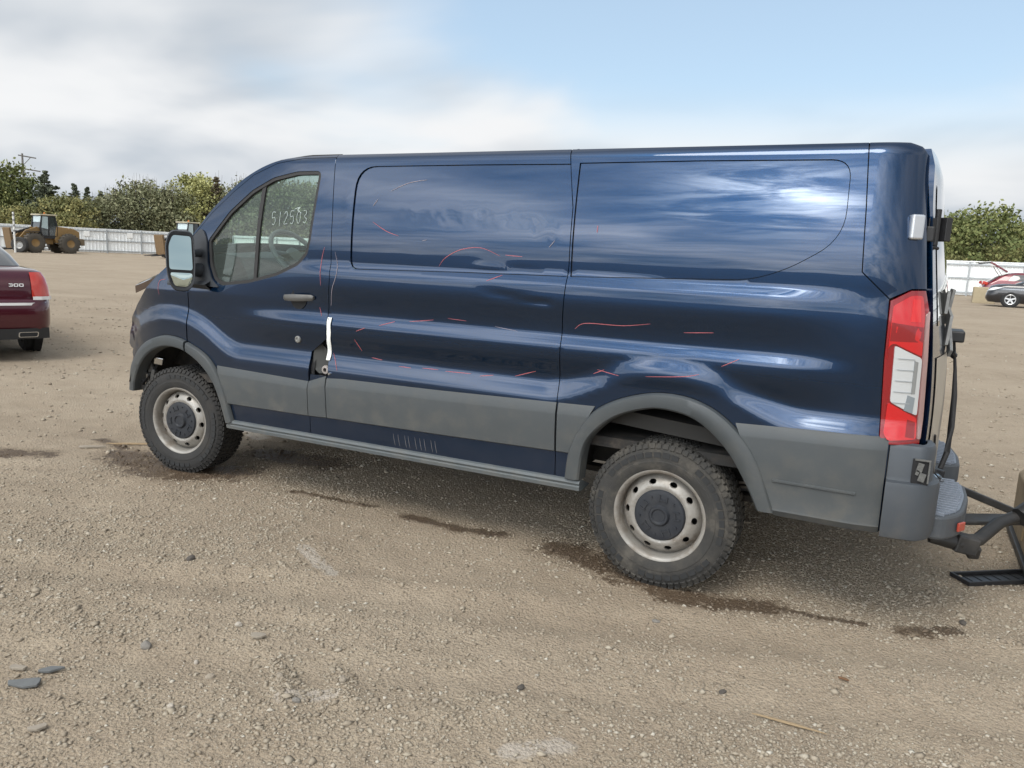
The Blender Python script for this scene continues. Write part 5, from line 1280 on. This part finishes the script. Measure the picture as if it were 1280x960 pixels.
m = MB(); m.bar((-1.70, 0, 2.06), (-2.30, 0, 1.98), 1.25, .12); m.build('tailgate_glass', Mgl, t, bevel=.03)
for s in (-1, 1):
    MB().tube([(-1.15, s * .62, 1.35), (-1.55, s * .60, 1.93)], .02, 6).build('gas_strut', M_chrome, t)
    MB().box((-1.90, s * .80, .98), (.25, .22, .16), (0, .3, 0)).build('tail_lamp', mat('car_red_lamp', (.46, .03, .015), .15, coat=1.), t, bevel=.02)
car_wheels(t, (-1.15, 1.7), .94, .34, 'silver')
x, y = 7.35, 40.2
t = MB().box((0, 0, .40), (.95, .8, .80)).build('concrete_block', mat('tan_concrete', (.36, .30, .20), .9, var=.15, bump=.3), None, bevel=.04); t.location = (x, y, gz(x, y) - .02)
tag(t, 'tan block standing behind the red hatchback', 'block')

# ---- tow gear behind the van
M_arm = mat('black_steel_arm', (.014, .014, .014), .5, var=.3, dirt=.3, dirtcol=(.09, .08, .07))
t = thing('towing_frame', 'black steel towing arms reaching under the van rear bumper', 'tow frame', (4.85, .05, 0))
def loc(P): return [(p[0] - 4.85, p[1] - .05, p[2]) for p in P]
MB().tube(loc([(4.44, -.55, .36), (4.56, -.52, .35), (4.64, -.45, .36), (4.72, -.36, .43), (4.80, -.28, .455), (4.95, -.20, .52)]), [.025, .04, .03, .028, .03, .045], 8).build('lower_arm', M_arm, t, smooth=50)
MB().bar(*loc([(4.50, -.12, .52), (4.90, .06, .36)]), .05, .035).build('upper_arm', M_arm, t, bevel=.006)
MB().bar(*loc([(4.50, -.35, .40), (4.80, -.15, .40)]), .12, .02).build('cross_plate', M_arm, t, bevel=.006)
MB().tube(loc([(4.80, -.32, .46), (4.90, -.24, .52), (4.915, -.22, .62), (4.90, -.22, .72), (4.94, -.20, .80)]), [.045, .06, .05, .045, .055], 8).build('upright', M_arm, t, smooth=50)
m = MB(); m.box(loc([(4.58, -.50, .345)])[0], (.10, .09, .08), (0, .2, .4)); m.box(loc([(4.62, -.46, .31)])[0], (.05, .07, .06), (.3, 0, .4)); m.build('hitch_coupler', M_arm, t, bevel=.008)
MB().box(loc([(5.15, .10, .38)])[0], (.55, .16, .16)).build('carrier_beam', M_arm, t, bevel=.01)
M_tan = mat('tan_steel', (.22, .165, .095), .6, var=.3, vscale=5, dirt=.4, dirtcol=(.10, .08, .05))
t = thing('steel_ballast_box', 'tan steel box with dark base edge at the right border behind the van', 'box', (5.25, .55, 0))
MB().prism([(-.30, .04), (-.30, .37), (-.27, .40), (.45, .40), (.45, .04)], -.45, .55).build('box_body', M_tan, t, bevel=.01)
MB().box((.06, .05, .022), (.76, 1.04, .045)).build('base_skid', M_arm, t, bevel=.006)
MB().box((-.302, .05, .20), (.012, .05, .22)).build('side_rib', M_tan, t)
# black plastic tray on the ground
t = thing('plastic_tray', 'flat black plastic grille lying on the dirt behind the van', 'grille', (4.79, .10, gz(4.79, .10) + .004), math.atan2(.62, .78))
for (cx, cy, dx, dy) in ((.08, -.062, .58, .014), (.08, .062, .58, .014), (-.205, 0, .014, .124), (.365, 0, .014, .124)): MB().box((cx, cy, .012), (dx, dy, .022)).build('frame_edge', M_black, t, bevel=.003)
MB().box((.08, 0, .004), (.57, .12, .006)).build('panel', mat('tray_black', (.006, .006, .006), .4), t)
for k in range(9): MB().box((-.15 + k * .056, 0, .008), (.004, .118, .004)).build('grille_bar', mat('tray_black', (.006, .006, .006), .4), t)

# ---- stones and scraps lying about
def big_stone(x, y, s, label, colr, flat_=.6, seed=0):
    rng = np.random.default_rng(seed + 100); bm = bmesh.new(); bmesh.ops.create_icosphere(bm, subdivisions=2, radius=1.)
    for v in bm.verts:
        n = 1 + .35 * float(vnoise(np.array([v.co.x * 1.7 + seed]), np.array([v.co.y * 1.7 + v.co.z * 1.3]), seed)[0]) + rng.uniform(-.07, .07)
        v.co = Vector((v.co.x * n * s, v.co.y * n * s * .75, v.co.z * n * s * flat_))
    me = bpy.data.meshes.new('stone'); bm.to_mesh(me); bm.free(); me.materials.append(mat('stone_%s' % colr, {'grey': (.18, .165, .145), 'beige': (.27, .23, .18), 'dark': (.08, .07, .06), 'pale': (.36, .32, .27)}[colr], .9, var=.2, vscale=40, bump=.3, bscale=150))
    o = bpy.data.objects.new('stone', me); COL.objects.link(o); o.location = (x, y, gz(x, y) + s * flat_ * .35); o.rotation_euler = (.1, .1, seed * 1.3); tag(o, label, 'stone', 'larger stones on the ground')
for i, a in enumerate([(1.79, -2.60, .024, 'grey stone alone at lower left, right of the flat shards', 'grey', .7), (1.29, -1.97, .022, 'dark stone in the open dirt below the front tyre', 'dark', .8),
    (2.03, -2.57, .013, 'small pale pebble near the lower left ruts', 'pale', .8), (2.16, -2.62, .017, 'beige stone left of the dark ruts', 'beige', .7), (2.60, -2.42, .018, 'beige stone between the dark ruts', 'beige', .6),
    (2.55, -2.60, .016, 'grey stone at the bottom end of the ruts', 'grey', .7), (3.15, -2.09, .017, 'dark chip of stone at bottom centre', 'dark', .6), (3.41, -1.29, .020, 'flat grey stone below the rear wheel', 'grey', .35),
    (3.79, -1.69, .018, 'dark chip lower right of the rear wheel', 'dark', .4), (2.39, -2.51, .016, 'beige stone at the head of the ruts', 'beige', .7), (1.96, -2.30, .016, 'pale stone in mid foreground left', 'pale', .7), (4.62, -.55, .020, 'dark lump near the black grille', 'dark', .6),
    (2.2, -2.82, .014, 'pale pebble at the bottom left edge', 'pale', .8), (2.95, -2.35, .015, 'beige stone near the bottom centre edge', 'beige', .7)]): big_stone(*a, seed=i)
def shard(x, y, L, W, rz, label, colr, h=.010, cat='shard', nm='shard'):
    rg = random.Random(int((x * 7 + y * 13) * 100)); P = [(L / 2 * math.cos(a_) * rg.uniform(.72, 1.1), W / 2 * math.sin(a_) * rg.uniform(.6, 1.25)) for a_ in [k * 2 * math.pi / 9 + rg.uniform(-.2, .2) for k in range(9)]]
    o = MB().prism(P, 0, h, 'xy').build(nm, mat('scrap_' + colr, {'slate': (.12, .125, .125), 'pale': (.26, .225, .18), 'wood': (.30, .22, .13), 'rust': (.15, .08, .04)}[colr], .85, var=.2, vscale=30), None, bevel=.002)
    o.location = (x, y, gz(x, y) + .006); o.rotation_euler = (.06, -.05, rz); tag(o, label, cat)
shard(1.67, -2.985, .135, .05, .55, 'largest flat slate grey shard at far lower left', 'slate'); shard(1.66, -2.89, .09, .03, .75, 'slim slate grey shard above the largest one', 'slate'); shard(1.55, -2.94, .08, .03, .3, 'pale flat shard leftmost of the three shards', 'pale')
shard(1.96, -3.12, .06, .03, .9, 'pale chip with dark edge at the lower left corner', 'pale'); shard(2.10, -2.33, .07, .04, .4, 'flat beige chip in the left foreground', 'pale')
shard(4.03, -1.80, .26, .012, -.05, 'thin straw coloured stick at lower right', 'wood', .006, 'stick', 'stick'); shard(-.86, -.72, .40, .02, .45, 'thin wooden strip left of the front tyre', 'wood', .012, 'stick', 'stick'); shard(-.98, -.95, .22, .035, .5, 'short pale wood scrap by the wet patch at left', 'pale', .012, 'scrap', 'wood_scrap')
shard(4.18, -1.38, .05, .015, -.3, 'small rusty scrap right of centre in the foreground', 'rust', .006, 'scrap', 'metal_scrap')
